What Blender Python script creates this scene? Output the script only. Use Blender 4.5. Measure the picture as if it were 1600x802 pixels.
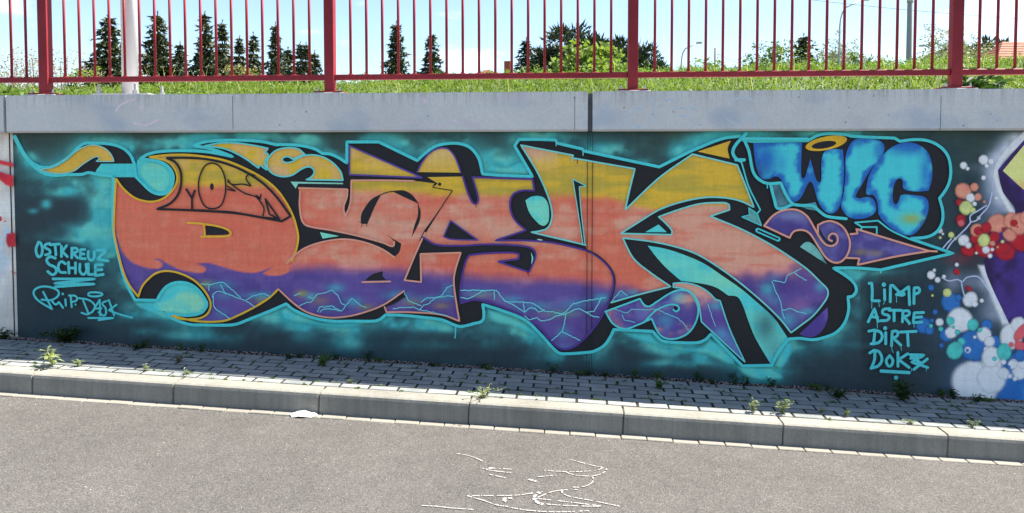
import bpy, bmesh, math, random
import numpy as np
from mathutils import Vector, Matrix, Euler
from mathutils.geometry import delaunay_2d_cdt

random.seed(7); np.random.seed(7)
scene = bpy.context.scene
for o in list(bpy.data.objects): bpy.data.objects.remove(o)
COL = scene.collection
R = math.radians

# ------------------------------------------------------------------ camera
F_PX, YAW, PITCH, ROLL, CY = 1221.0, R(4.656), R(2.43), R(0.05), 309.8
CAM = Vector((0.0, -5.946, 1.724))
SLOPE = 0.0409                       # the street falls to the right
fwd = Vector((-math.sin(YAW)*math.cos(PITCH), math.cos(YAW)*math.cos(PITCH), -math.sin(PITCH)))
rgt = Vector((math.cos(YAW), math.sin(YAW), 0)); up = rgt.cross(fwd)
rgt, up = math.cos(ROLL)*rgt + math.sin(ROLL)*up, -math.sin(ROLL)*rgt + math.cos(ROLL)*up
cam = bpy.data.cameras.new('camera'); camo = bpy.data.objects.new('camera', cam); COL.objects.link(camo)
camo.matrix_world = Matrix(((rgt.x, up.x, -fwd.x, CAM.x), (rgt.y, up.y, -fwd.y, CAM.y), (rgt.z, up.z, -fwd.z, CAM.z), (0, 0, 0, 1)))
cam.sensor_width = 36; cam.lens = 36*F_PX/1600; cam.shift_y = (CY-401)/1600
cam.clip_start = 0.1; cam.clip_end = 3000
scene.camera = camo

# ------------------------------------------------------------------ light
SUN_EL, SUN_AZ = R(52), R(69.5)        # azimuth from +Y towards +X: behind the wall, from the right
w = bpy.data.worlds.new('World'); scene.world = w; w.use_nodes = True
nt = w.node_tree; nt.nodes.clear()
out = nt.nodes.new('ShaderNodeOutputWorld'); bg = nt.nodes.new('ShaderNodeBackground')
sky = nt.nodes.new('ShaderNodeTexSky'); sky.sky_type = 'NISHITA'; sky.sun_disc = False
sky.sun_elevation = SUN_EL; sky.sun_rotation = SUN_AZ; sky.air_density = 1.0; sky.dust_density = 0.15; sky.ozone_density = 1.6
tc = nt.nodes.new('ShaderNodeTexCoord'); mp = nt.nodes.new('ShaderNodeMapping'); mp.inputs['Scale'].default_value = (3.2, 3.2, 9.0); mp.inputs['Location'].default_value = (9, 1, 0)
cn = nt.nodes.new('ShaderNodeTexNoise'); cn.inputs['Scale'].default_value = 1.1; cn.inputs['Detail'].default_value = 7; cn.inputs['Roughness'].default_value = .55
cr = nt.nodes.new('ShaderNodeValToRGB'); cr.color_ramp.elements[0].position = .53; cr.color_ramp.elements[1].position = .72
mx = nt.nodes.new('ShaderNodeMix'); mx.data_type = 'RGBA'; mx.inputs['B'].default_value = (9.5, 9.7, 10.0, 1)
nt.links.new(tc.outputs['Generated'], mp.inputs['Vector']); nt.links.new(mp.outputs[0], cn.inputs['Vector'])
nt.links.new(cn.outputs['Fac'], cr.inputs[0]); nt.links.new(cr.outputs[0], mx.inputs['Factor'])
nt.links.new(sky.outputs[0], mx.inputs['A']); nt.links.new(mx.outputs['Result'], bg.inputs[0])
bg.inputs[1].default_value = 0.06; nt.links.new(bg.outputs[0], out.inputs[0])
sun = bpy.data.lights.new('sun', 'SUN'); sun.energy = 4.3; sun.angle = R(.53); sun.color = (1, .935, .82)
suno = bpy.data.objects.new('sun', sun); COL.objects.link(suno)
SUN_DIR = Vector((math.sin(SUN_AZ)*math.cos(SUN_EL), math.cos(SUN_AZ)*math.cos(SUN_EL), math.sin(SUN_EL)))
suno.rotation_euler = SUN_DIR.to_track_quat('Z', 'Y').to_euler(); suno.location = (6, 8, 14)
vs = scene.view_settings; vs.view_transform = 'Standard'; vs.look = 'None'; vs.gamma = 1; vs.exposure = 1.98; vs.use_curve_mapping = False

# light falling on the shaded wall (measured), used to turn seen colours into paint albedo
WALL_E = np.array([0.53, 0.585, 0.71])

# ------------------------------------------------------------------ helpers
def ray(px, py): return fwd*F_PX + rgt*(px-800) + up*(CY-py)
def on_y(px, py, Y):
    d = ray(px, py); t = (Y-CAM.y)/d.y
    return CAM + d*t
def on_ground(px, py, off=0.0):      # z = off - SLOPE*x
    d = ray(px, py); t = (off - SLOPE*CAM.x - CAM.z)/(d.z + SLOPE*d.x)
    return CAM + d*t
def at_dist(px, py, dist):
    d = ray(px, py); return CAM + d*(dist/d.y)
def proj_np(X, Y, Z):
    V = np.stack([X-CAM.x, Y-CAM.y, Z-CAM.z]); f = np.array(fwd); r = np.array(rgt); u = np.array(up)
    wv = np.tensordot(f, V, 1)
    return 800+F_PX*np.tensordot(r, V, 1)/wv, CY-F_PX*np.tensordot(u, V, 1)/wv
def gz(x): return -SLOPE*max(-14, min(14, x))

def lin(c):
    c = np.asarray(c, float)/255.0
    return np.where(c <= .04045, c/12.92, ((np.maximum(c, 0)+.055)/1.055)**2.4)
def paint_rgb(c): return np.clip(lin(c)/WALL_E, 0.004, .9)

class Noise:
    def __init__(s, seed): s.t = np.random.RandomState(seed).rand(128, 128)
    def v(s, x, y):
        xi = np.floor(x).astype(int); yi = np.floor(y).astype(int); fx = x-xi; fy = y-yi
        fx = fx*fx*(3-2*fx); fy = fy*fy*(3-2*fy); t = s.t
        a = t[xi % 128, yi % 128]; b = t[(xi+1) % 128, yi % 128]; c = t[xi % 128, (yi+1) % 128]; d = t[(xi+1) % 128, (yi+1) % 128]
        return (a*(1-fx)+b*fx)*(1-fy)+(c*(1-fx)+d*fx)*fy
    def fbm(s, x, y, o=4):
        r = 0; a = .5; n = 0
        for i in range(o): r = r+a*s.v(x+i*17.3, y+i*9.1); n += a; a *= .5; x = x*2; y = y*2
        return r/n
N1, N2, N3 = Noise(1), Noise(2), Noise(3)
def sst(a, b, x): t = np.clip((x-a)/(b-a), 0, 1); return t*t*(3-2*t)
def mixc(c, d, f): return c*(1-f[..., None]) + np.asarray(d, float)*f[..., None]

def setp(o, label=None, cat=None, group=None, kind=None):
    if label: o['label'] = label
    if cat: o['category'] = cat
    if group: o['group'] = group
    if kind: o['kind'] = kind
    return o
def empty(name, loc=(0, 0, 0), **k):
    o = bpy.data.objects.new(name, None); COL.objects.link(o); o.location = loc; o.empty_display_size = .1
    return setp(o, **k)
def link(name, me, parent=None, loc=None, rot=None, **k):
    o = bpy.data.objects.new(name, me); COL.objects.link(o)
    if loc is not None: o.location = loc
    if rot is not None: o.rotation_euler = rot
    if parent is not None: o.parent = parent
    return setp(o, **k)
def mesh(name, verts, faces, mat, smooth=False):
    me = bpy.data.meshes.new(name); me.from_pydata([tuple(v) for v in verts], [], [tuple(f) for f in faces])
    if mat: me.materials.append(mat)
    if smooth: me.polygons.foreach_set('use_smooth', [True]*len(me.polygons))
    me.update(); return me
def bm_mesh(name, bm, mat, smooth=False):
    me = bpy.data.meshes.new(name); bm.to_mesh(me); bm.free(); me.materials.append(mat)
    if smooth: me.polygons.foreach_set('use_smooth', [True]*len(me.polygons))
    return me
def box_bm(bm, x0, x1, y0, y1, z0, z1, bev=0, seg=1):
    r = bmesh.ops.create_cube(bm, size=1, matrix=Matrix.Translation(((x0+x1)/2, (y0+y1)/2, (z0+z1)/2)) @ Matrix.Diagonal((x1-x0, y1-y0, z1-z0, 1)))
    if bev:
        es = list({e for v in r['verts'] for e in v.link_edges})
        bmesh.ops.bevel(bm, geom=es, offset=bev, segments=seg, affect='EDGES', profile=.6)
    return bm
def box(name, dims, mat, bev=0, seg=1): 
    bm = bmesh.new(); box_bm(bm, *dims, bev=bev, seg=seg); return bm_mesh(name, bm, mat)
def tube_data(pts, rad, n=8, cap=True):
    pts = [Vector(p) for p in pts]; rad = rad if hasattr(rad, '__len__') else [rad]*len(pts)
    V, Fc = [], []; ref = Vector((.31, .77, .55))
    for i, p in enumerate(pts):
        t = (pts[min(i+1, len(pts)-1)]-pts[max(i-1, 0)]).normalized()
        a = t.cross(ref).normalized(); b = t.cross(a)
        for k in range(n): q = 2*math.pi*k/n; V.append(p+(a*math.cos(q)+b*math.sin(q))*rad[i])
    for i in range(len(pts)-1):
        for k in range(n): Fc.append((i*n+k, i*n+(k+1) % n, (i+1)*n+(k+1) % n, (i+1)*n+k))
    if cap: Fc.append(tuple(range(n-1, -1, -1))); Fc.append(tuple(range((len(pts)-1)*n, len(pts)*n)))
    return V, Fc
def tube(name, pts, rad, mat, n=8): 
    V, Fc = tube_data(pts, rad, n); return mesh(name, V, Fc, mat, smooth=True)

# ------------------------------------------------------------------ materials
class M:
    def __init__(s, name, rough=.8, spec=.3):
        s.m = bpy.data.materials.new(name); s.m.use_nodes = True; s.nt = s.m.node_tree
        s.b = s.nt.nodes['Principled BSDF']; s.b.inputs['Roughness'].default_value = rough; s.b.inputs['Specular IOR Level'].default_value = spec
    def n(s, t, **k):
        x = s.nt.nodes.new(t)
        for a, v in k.items():
            if a in x.inputs: x.inputs[a].default_value = v
            else: setattr(x, a, v)
        return x
    def l(s, a, b): s.nt.links.new(a, b)
    def coord(s, kind='Object', scale=(1, 1, 1)):
        t = s.n('ShaderNodeTexCoord'); m = s.n('ShaderNodeMapping'); m.inputs['Scale'].default_value = scale
        if kind == 'World': g = s.n('ShaderNodeNewGeometry'); s.l(g.outputs['Position'], m.inputs[0])
        else: s.l(t.outputs[kind], m.inputs[0])
        return m.outputs[0]
    def noise(s, vec, scale, detail=4, rough=.6):
        x = s.n('ShaderNodeTexNoise', Scale=scale, Detail=detail, Roughness=rough); s.l(vec, x.inputs['Vector']); return x.outputs['Fac']
    def ramp(s, fac, stops):
        r = s.n('ShaderNodeValToRGB'); e = r.color_ramp.elements
        while len(e) < len(stops): e.new(.5)
        for el, (p, c) in zip(e, stops): el.position = p; el.color = (*c, 1) if len(c) == 3 else c
        s.l(fac, r.inputs[0]); return r.outputs[0]
    def mix(s, a, b, fac, blend='MIX'):
        x = s.n('ShaderNodeMix', data_type='RGBA', blend_type=blend)
        for sock, v in (('A', a), ('B', b)):
            if isinstance(v, tuple): x.inputs[sock].default_value = (*v, 1)
            else: s.l(v, x.inputs[sock])
        if isinstance(fac, (int, float)): x.inputs['Factor'].default_value = fac
        else: s.l(fac, x.inputs['Factor'])
        return x.outputs['Result']
    def base(s, c): s.l(c, s.b.inputs['Base Color']); return s
    def bump(s, h, strength=.3, dist=.01):
        b = s.n('ShaderNodeBump', Strength=strength, Distance=dist); s.l(h, b.inputs['Height']); s.l(b.outputs[0], s.b.inputs['Normal']); return s
g3 = lambda v: (v, v, v)

def mat_paint():
    m = M('spray_paint', .62, .25); a = m.n('ShaderNodeAttribute', attribute_name='Col'); P = m.coord('World')
    v1 = m.noise(m.coord('World', (9, 1, 1.2)), 3, 5, .65)         # faint vertical formwork streaks
    v2 = m.noise(m.coord('World', (1, 1, 14)), 2.2, 4, .6)         # horizontal roller streaks
    v3 = m.noise(P, 55, 3, .7)
    c = m.mix(a.outputs['Color'], m.ramp(v1, [(.3, g3(.84)), (.7, g3(1.1))]), .5, 'MULTIPLY')
    c = m.mix(c, m.ramp(v2, [(.3, g3(.84)), (.7, g3(1.1))]), .4, 'MULTIPLY')
    c = m.mix(c, m.ramp(v3, [(.25, g3(.8)), (.75, g3(1.15))]), .45, 'MULTIPLY')
    m.base(c); m.bump(m.noise(P, 90, 3), .12, .004); return m.m
def mat_concrete(name, lo, hi, rough=.85, streak=.5, pits=True, kind='World'):
    m = M(name, rough, .25); P = m.coord(kind)
    big = m.noise(P, 2.2, 6, .62); fine = m.noise(P, 60, 4, .7); st = m.noise(m.coord(kind, (26, 26, 1.1)), 1.0, 5, .65)
    c = m.ramp(big, [(.3, lo), (.7, hi)])
    c = m.mix(c, m.ramp(st, [(.32, g3(.62)), (.6, g3(1.05))]), streak, 'MULTIPLY')
    c = m.mix(c, m.ramp(fine, [(.25, g3(.75)), (.7, g3(1.12))]), .6, 'MULTIPLY')
    if pits:
        vo = m.n('ShaderNodeTexVoronoi', Scale=16.0); m.l(P, vo.inputs['Vector'])
        pm = m.ramp(vo.outputs['Distance'], [(.045, g3(.35)), (.09, g3(1))])
        gate = m.ramp(m.noise(P, 3.1, 3), [(.52, g3(0)), (.6, g3(1))])
        c = m.mix(c, pm, gate, 'MULTIPLY')
    m.base(c); m.bump(fine, .25, .006); return m.m
def mat_coping():
    m = M('coping_concrete', .85, .25); P = m.coord('World')
    big = m.noise(P, 1.6, 6, .6); fine = m.noise(P, 70, 4, .7)
    c = m.ramp(big, [(.3, (.57, .565, .56)), (.7, (.68, .675, .66))])
    st = m.noise(m.coord('World', (30, 30, .7)), 1.0, 5, .7)
    sep = m.n('ShaderNodeSeparateXYZ'); g = m.n('ShaderNodeNewGeometry'); m.l(g.outputs['Position'], sep.inputs[0])
    topm = m.n('ShaderNodeMapRange'); topm.inputs['From Min'].default_value = 2.14; topm.inputs['From Max'].default_value = 2.28; m.l(sep.outputs['Z'], topm.inputs['Value'])
    c = m.mix(c, m.ramp(st, [(.38, (.72, .70, .66)), (.52, g3(1))]), topm.outputs[0], 'MULTIPLY')
    c = m.mix(c, m.ramp(fine, [(.25, g3(.82)), (.7, g3(1.08))]), .7, 'MULTIPLY')
    gp = m.ramp(m.noise(m.coord('World', (1, 1, 1.6)), 3.3, 3, .5), [(.6, g3(0)), (.72, g3(.32))])
    c = m.mix(c, (.50, .36, .48), gp)                              # washed-off pink and blue spray ghosts
    gb = m.ramp(m.noise(m.coord('World', (1.1, 1, 2)), 2.1, 3, .5), [(.56, g3(0)), (.7, g3(.42))])
    c = m.mix(c, (.30, .40, .52), gb)
    vo = m.n('ShaderNodeTexVoronoi', Scale=13.0); m.l(P, vo.inputs['Vector'])
    gate = m.ramp(m.noise(P, 2.7, 3), [(.5, g3(0)), (.58, g3(1))])
    c = m.mix(c, m.ramp(vo.outputs['Distance'], [(.05, g3(.3)), (.1, g3(1))]), gate, 'MULTIPLY')
    m.base(c); m.bump(fine, .25, .006); return m.m
def mat_paver():
    m = M('paver_concrete', .9, .2); P = m.coord('World'); oi = m.n('ShaderNodeObjectInfo')
    c = m.ramp(oi.outputs['Random'], [(0, (.2, .218, .222)), (.5, (.25, .265, .265)), (1, (.29, .305, .3))])
    c = m.mix(c, m.ramp(m.noise(P, 7, 5, .65), [(.3, g3(.72)), (.7, g3(1.1))]), .8, 'MULTIPLY')
    fine = m.noise(P, 160, 3, .7)
    c = m.mix(c, m.ramp(fine, [(.25, g3(.72)), (.7, g3(1.15))]), .7, 'MULTIPLY')
    m.base(c); m.bump(fine, .4, .004); return m.m
def mat_asphalt():
    m = M('asphalt', .92, .2); P = m.coord('World')
    vo = m.n('ShaderNodeTexVoronoi', Scale=210.0); m.l(P, vo.inputs['Vector'])
    sp = m.n('ShaderNodeSeparateColor'); m.l(vo.outputs['Color'], sp.inputs[0])
    c = m.ramp(sp.outputs[0], [(.0, (.05, .047, .045)), (.18, (.086, .081, .078)), (.55, (.106, .1, .096)), (.85, (.126, .119, .115)), (1, (.2, .193, .187))])
    c = m.mix(c, m.ramp(vo.outputs['Distance'], [(.35, g3(1)), (.75, g3(.55))]), .8, 'MULTIPLY')
    c = m.mix(c, m.ramp(m.noise(P, 1.1, 6, .65), [(.3, g3(.86)), (.7, g3(1.1))]), .9, 'MULTIPLY')
    c = m.mix(c, m.ramp(m.noise(P, 9, 4, .6), [(.3, g3(.9)), (.7, g3(1.08))]), .8, 'MULTIPLY')
    m.base(c); m.bump(vo.outputs['Distance'], -.55, .008); return m.m
def mat_plain(name, col, rough=.6, var=.25, scale=12, spec=.4, metal=0, kind='World'):
    m = M(name, rough, spec); P = m.coord(kind); m.b.inputs['Metallic'].default_value = metal
    c = m.mix(tuple(col), m.ramp(m.noise(P, scale, 5, .65), [(.3, g3(1-var)), (.7, g3(1+var*.5))]), 1.0, 'MULTIPLY')
    m.base(c); m.bump(m.noise(P, scale*6, 3), .08, .003); return m.m
def mat_leaf(name, lo, hi, trans=.35, scale=1.2):
    m = M(name, .55, .3); P = m.coord('World'); g = m.n('ShaderNodeNewGeometry')
    r = m.mix(m.ramp(g.outputs['Random Per Island'], [(0, lo), (1, hi)]), m.ramp(m.noise(P, scale, 4), [(.35, lo), (.7, hi)]), .5)
    m.base(r)
    if trans:
        t = m.n('ShaderNodeBsdfTranslucent'); m.l(m.mix(r, (1.5, 1.55, .6), .8, 'MULTIPLY'), t.inputs['Color'])
        ms = m.n('ShaderNodeMixShader'); ms.inputs[0].default_value = trans
        o = m.nt.nodes['Material Output']; m.l(m.b.outputs[0], ms.inputs[1]); m.l(t.outputs[0], ms.inputs[2]); m.l(ms.outputs[0], o.inputs['Surface'])
    return m.m
def mat_soft():
    m = mat_paint(); m.name = 'soft_spray_paint'; nt = m.node_tree; a = [n for n in nt.nodes if n.type == 'ATTRIBUTE'][0]; o = nt.nodes['Material Output']; b = nt.nodes['Principled BSDF']
    t = nt.nodes.new('ShaderNodeBsdfTransparent'); x = nt.nodes.new('ShaderNodeMixShader'); nt.links.new(a.outputs['Alpha'], x.inputs[0]); nt.links.new(t.outputs[0], x.inputs[1]); nt.links.new(b.outputs[0], x.inputs[2]); nt.links.new(x.outputs[0], o.inputs['Surface']); return m
scene.cycles.transparent_max_bounces = 32
PAINT = mat_paint(); SOFT = mat_soft()
COPING = mat_coping()
KERB = mat_concrete('kerb_concrete', (.19, .184, .162), (.275, .265, .237), .88, .4)
GUTTER = mat_concrete('gutter_concrete', (.2, .185, .16), (.27, .25, .22), .9, .1, False)
PAVER = mat_paver(); ASPHALT = mat_asphalt()
RED = mat_plain('red_railing_paint', (.235, .018, .026), .55, .16, 7, .25)
WHITE = mat_plain('white_mast_paint', (.62, .62, .64), .4, .08, 5, .5)
STEEL = mat_plain('galvanised_steel', (.42, .43, .44), .45, .2, 20, .5, .7)
MORTAR = mat_plain('mortar', (.36, .355, .34), .9, .25, 30)
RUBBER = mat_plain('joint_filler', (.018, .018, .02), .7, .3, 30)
SOIL = mat_plain('soil', (.10, .082, .062), .95, .5, 26, .1)
SAND = mat_plain('joint_sand', (.03, .03, .024), .95, .6, 40, .1)
GRAVEL = mat_leaf('gravel_stone', (.16, .12, .11), (.36, .29, .27), 0, 9)
CHALK = mat_plain('chalk', (.4, .39, .38), .95, .3, 70, .1)
PAPER = mat_plain('white_paper', (.6, .6, .58), .8, .06, 9)
GRASS = mat_leaf('grass_blades', (.075, .125, .018), (.165, .22, .04), .42, .9)
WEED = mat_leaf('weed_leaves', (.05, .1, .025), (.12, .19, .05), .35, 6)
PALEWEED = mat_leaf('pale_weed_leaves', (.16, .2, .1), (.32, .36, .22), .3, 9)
SPRUCE = mat_leaf('spruce_needles', (.028, .046, .026), (.085, .095, .04), .08, .8)
BLUESPRUCE = mat_leaf('blue_spruce_needles', (.022, .042, .034), (.05, .075, .055), .08, .8)
PINE = mat_leaf('pine_needles', (.02, .038, .022), (.052, .075, .035), .08, .7)
FRESH = mat_leaf('fresh_leaves', (.10, .17, .03), (.21, .28, .07), .4, .8)
MIDGREEN = mat_leaf('mid_green_leaves', (.055, .11, .03), (.12, .18, .055), .35, .8)
PALELEAF = mat_leaf('pale_young_leaves', (.17, .19, .11), (.27, .29, .19), .22, .8)
BLOSSOM = mat_leaf('pale_blossom', (.2, .16, .12), (.34, .29, .24), .25, .8)
BARK = mat_plain('bark', (.11, .09, .07), .95, .4, 8, .1)
ROOF = mat_plain('clay_roof_tiles', (.30, .10, .055), .8, .3, 2.5)
RENDERED = mat_plain('house_render', (.55, .52, .46), .9, .1, 2)
GLASSM = mat_plain('dark_glass', (.02, .025, .03), .12, .1, 3, .6)
POLE = mat_plain('concrete_pole', (.24, .25, .27), .8, .1, 3)

# ------------------------------------------------------------------ terrain, road, pavement, kerb
YK, KW, KH = -0.936, 0.15, 0.14      # kerb front, width, upstand
def sheet(name, xs, ys, zf, mat, **k):
    V = [(x, y, zf(x, y)) for y in ys for x in xs]; n = len(xs)
    Fc = [(j*n+i, j*n+i+1, (j+1)*n+i+1, (j+1)*n+i) for j in range(len(ys)-1) for i in range(n-1)]
    return link(name, mesh(name, V, Fc, mat, True), **k)
xs = [-60, -30, -20, -14, -10, -6, -3, 0, 3, 6, 10, 14, 20, 30, 60]
sheet('road', xs, [-16, -10, -6, -4, -2.5, -1.6, YK-.085], lambda x, y: gz(x), ASPHALT, kind='structure')
road = bpy.data.objects['road']
sheet('ground', [-1500, -400, -60, 0, 60, 400, 1500], [-1500, -400, -60, -15.9], lambda x, y: -1.2, SOIL, kind='structure')
def bank(x, y):                       # grass bank behind the wall
    crest = 3.02 + .03*max(-6, min(6, x))
    t = min(1, max(0, (y-.9)/5.6)); s = t*(1.75-.75*t)
    z = 2.22+(crest-2.22)*s
    if y > 6.5: q = min(1, (y-6.5)/8); z = crest-(crest-2.45)*q*q*(3-2*q)
    return z + .03*math.sin(x*1.7+y*.9) + .02*math.sin(x*4.1-y*2.3)*(1 if y < 12 else 0)
xg = [-1500, -300, -90, -40, -20]+[(-15+i*.6) for i in range(51)]+[20, 40, 90, 300, 1500]
yg = [.68, .8, 1, 1.4, 1.9, 2.5, 3.2, 4, 4.8, 5.5, 6, 6.5, 7, 8, 9.5, 11, 13, 16, 30, 60, 120, 300, 1500]
grass_ground = mat_leaf('grass_ground', (.05, .085, .018), (.10, .14, .035), 0, 2)
terrain = sheet('grassy_bank', xg, yg, bank, grass_ground, kind='structure')

pav = sheet('pavement', xs, [YK+KW-.03, -.4, .02], lambda x, y: gz(x)+KH-.0022, SAND, kind='structure')
def paver_mesh(i):
    bm = bmesh.new(); box_bm(bm, -.0942, .0942, -.0402, .0402, -.05, 0, bev=.003)
    for v in bm.verts:
        v.co.x += random.uniform(-.0015, .0015); v.co.y += random.uniform(-.0012, .0012)
        if v.co.z > -.01: v.co.z += random.uniform(-.0012, .0012)
    return bm_mesh('paver', bm, PAVER)
pvs = [paver_mesh(i) for i in range(6)]
ang = math.atan(SLOPE)
for r in range(7):
    y = YK+KW+.056+r*.099; hx = 4.2+.06*r
    x = -4.55-.203*round(.45*r)+(.1015 if r % 2 else 0)+random.uniform(-.012, .012)
    while x < hx-.4:
        x += .203
        link('paver', random.choice(pvs), pav, (x+random.uniform(-.002, .002), y+random.uniform(-.0015, .0015), gz(x)+KH+random.uniform(-.0003, .0022)),
             (random.uniform(-.012, .012), ang+random.uniform(-.008, .008), random.uniform(-.008, .008)))
# the same paving outside the frame, one mesh
bm = bmesh.new()
for sgn in (-1, 1):
    for r in range(7):
        for i in range(28):
            x = sgn*(5.2+i*.203+(.1 if r % 2 else 0)); y = YK+KW+.052+r*.0995
            bmesh.ops.create_cube(bm, size=1, matrix=Matrix.Translation((x, y, gz(x)+KH-.026)) @ Matrix.Diagonal((.195, .0945, .05, 1)))
link('paver_rows', bm_mesh('paver_rows', bm, PAVER), pav, kind='stuff')

kerb = empty('kerb', (0, YK, 0), kind='structure')
def kerb_mesh():
    bm = bmesh.new(); L = 1.0
    prof = [(0, -.2), (0, KH-.025), (.006, KH-.008), (.022, KH), (KW, KH), (KW, -.2)]
    for x in (-L/2, L/2): [bm.verts.new((x, a, b)) for a, b in prof]
    bm.verts.ensure_lookup_table(); n = len(prof)
    for i in range(n): bm.faces.new((bm.verts[i], bm.verts[(i+1) % n], bm.verts[n+(i+1) % n], bm.verts[n+i]))
    bm.faces.new([bm.verts[i] for i in range(n-1, -1, -1)]); bm.faces.new([bm.verts[n+i] for i in range(n)])
    es = [e for e in bm.edges if abs(e.verts[0].co.x-e.verts[1].co.x) < 1e-6]
    bmesh.ops.bevel(bm, geom=es, offset=.005, segments=2, affect='EDGES')
    bmesh.ops.recalc_face_normals(bm, faces=bm.faces[:]); return bm_mesh('kerb_stone', bm, KERB)
km = kerb_mesh()
for i in range(-9, 18):
    x = -3.7065+.502+i*1.004
    link('kerb_stone', km, kerb, (x, random.uniform(-.003, .003), gz(x)+random.uniform(-.002, .002)), (0, ang, random.uniform(-.002, .002)))
gut = empty('gutter', (0, YK-.04, 0), kind='structure')
gm = [box('gutter_stone', (-.079, .079, -.039, .039, -.1, .004), GUTTER, .004) for i in range(2)]
for i in range(-28, 29):
    x = i*.163+.05
    link('gutter_stone', gm[i % 2], gut, (x, random.uniform(-.003, .002), gz(x)+random.uniform(-.002, .003)), (random.uniform(-.01, .01), ang, random.uniform(-.01, .01)))

# ------------------------------------------------------------------ retaining wall and its paint
ZB, ZT = 1.976, 2.271                 # coping underside and top
XL = on_y(24, 370, 0).x; XJ = on_y(921.5, 400, 0).x
wall = empty('retaining_wall', (0, 0, 0), label='long concrete retaining wall covered in graffiti beneath the red railing', cat='wall')

def parse(s):
    P = []; C = []
    for t in s.split():
        c = t.endswith('!'); a, b = t.rstrip('!').split(','); P.append((float(a), float(b))); C.append(c)
    return np.array(P), C
def curve(P, C, closed, step=2.5):
    n = len(P); outp = []
    for i in range(n if closed else n-1):
        p0, p1 = P[i], P[(i+1) % n]; L = np.hypot(*(p1-p0))
        if L < 1e-6: continue
        def tan(j, seg):
            if C[j] or (not closed and j in (0, n-1)): return seg
            d = P[(j+1) % n]-P[j-1]; d = d/(np.hypot(*d)+1e-9); return d*L
        m0 = tan(i, p1-p0); m1 = tan((i+1) % n, p1-p0)
        k = max(1, int(L/step))
        for t in np.arange(k)/k:
            outp.append((2*t**3-3*t*t+1)*p0+(t**3-2*t*t+t)*m0+(3*t*t-2*t**3)*p1+(t**3-t*t)*m1)
    if not closed: outp.append(P[-1])
    return np.array(outp)
LAYER = [0]
def next_y(step=.00008): LAYER[0] += 1; return -.002-LAYER[0]*step
def to_wall(p, y): v = on_y(p[0], p[1], y); return (v.x, v.y, v.z)
def add_col(me, rgb, alpha=None):
    a = me.color_attributes.new('Col', 'FLOAT_COLOR', 'POINT')
    rgba = np.ones((len(me.vertices), 4), np.float32); rgba[:, :3] = rgb
    if alpha is not None: rgba[:, 3] = alpha
    a.data.foreach_set('color', rgba.ravel())
def inside(poly, x, y):
    r = np.zeros(x.shape, bool); n = len(poly)
    for i in range(n):
        (x0, y0), (x1, y1) = poly[i], poly[(i+1) % n]
        if y0 == y1: continue
        c = ((y0 > y) != (y1 > y)) & (x < (x1-x0)*(y-y0)/(y1-y0)+x0); r ^= c
    return r
def dist_poly(poly, x, y, closed=True):
    d = np.full(x.shape, 1e9); n = len(poly)
    for i in range(n if closed else n-1):
        a = poly[i]; b = poly[(i+1) % n]; e = b-a; q = e@e+1e-9
        t = np.clip(((x-a[0])*e[0]+(y-a[1])*e[1])/q, 0, 1)
        d = np.minimum(d, (x-a[0]-t*e[0])**2+(y-a[1]-t*e[1])**2)
    return np.sqrt(d)
def fill(name, path, field, parent=None, label=None, grid=4.0, step=2.5, soft=0):
    """flat patch of paint; field is a colour (r,g,b 0-255) or a function of photo pixels"""
    P, C = parse(path) if isinstance(path, str) else path
    B = curve(P, C, True, step); pts = [Vector(p) for p in B]
    fn = callable(field)
    if fn:
        x0, y0 = B.min(0); x1, y1 = B.max(0)
        gx, gy = np.meshgrid(np.arange(x0+1, x1, grid), np.arange(y0+1, y1, grid)); gx = gx.ravel(); gy = gy.ravel()
        k = inside(B, gx, gy); gx, gy = gx[k], gy[k]
        if len(gx): k = dist_poly(B, gx, gy) > min(1.2, grid*.4); pts += [Vector(p) for p in zip(gx[k], gy[k])]
    nb = len(B); r = delaunay_2d_cdt(pts, [(i, (i+1) % nb) for i in range(nb)], [], 1, 1e-4)
    V2 = np.array([tuple(v) for v in r[0]]); y = next_y()
    me = mesh(name, [to_wall(p, y) for p in V2], [tuple(reversed(f)) for f in r[2]], SOFT if soft else PAINT)
    add_col(me, paint_rgb(field(V2[:, 0], V2[:, 1], B) if fn else field), sst(0, soft, dist_poly(B, V2[:, 0], V2[:, 1])) if soft else None)
    return link(name, me, parent or wall, label=label)
def stroke_geo(B, w0, y, V, Fc, taper=False):
    n = len(B); base = len(V); T = np.gradient(B, axis=0) if n > 2 else np.repeat((B[-1]-B[0])[None], n, 0)
    T /= np.hypot(T[:, 0], T[:, 1])[:, None]+1e-9; Nn = np.stack([-T[:, 1], T[:, 0]], 1)
    for i in range(n):
        wd = w0/2*(1 if not taper else max(.15, 1-abs(2*i/(n-1)-1)**2.2)); yy = y-i*4e-7
        for s in (1, -1): V.append(to_wall(B[i]+Nn[i]*wd*s, yy))
    for i in range(n-1): a = base+2*i; Fc.append((a, a+1, a+3, a+2))
    if not taper:                     # round ends
        for i, sg in ((0, -1), (n-1, 1)):
            c = len(V); yy = y-i*4e-7-2e-7
            for k in range(9):
                q = -math.pi/2+math.pi*k/8; V.append(to_wall(B[i]+(T[i]*math.cos(q)*sg+Nn[i]*math.sin(q))*w0/2, yy))
            Fc.append(tuple(range(c, c+9)) if sg < 0 else tuple(range(c+8, c-1, -1)))
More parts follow.
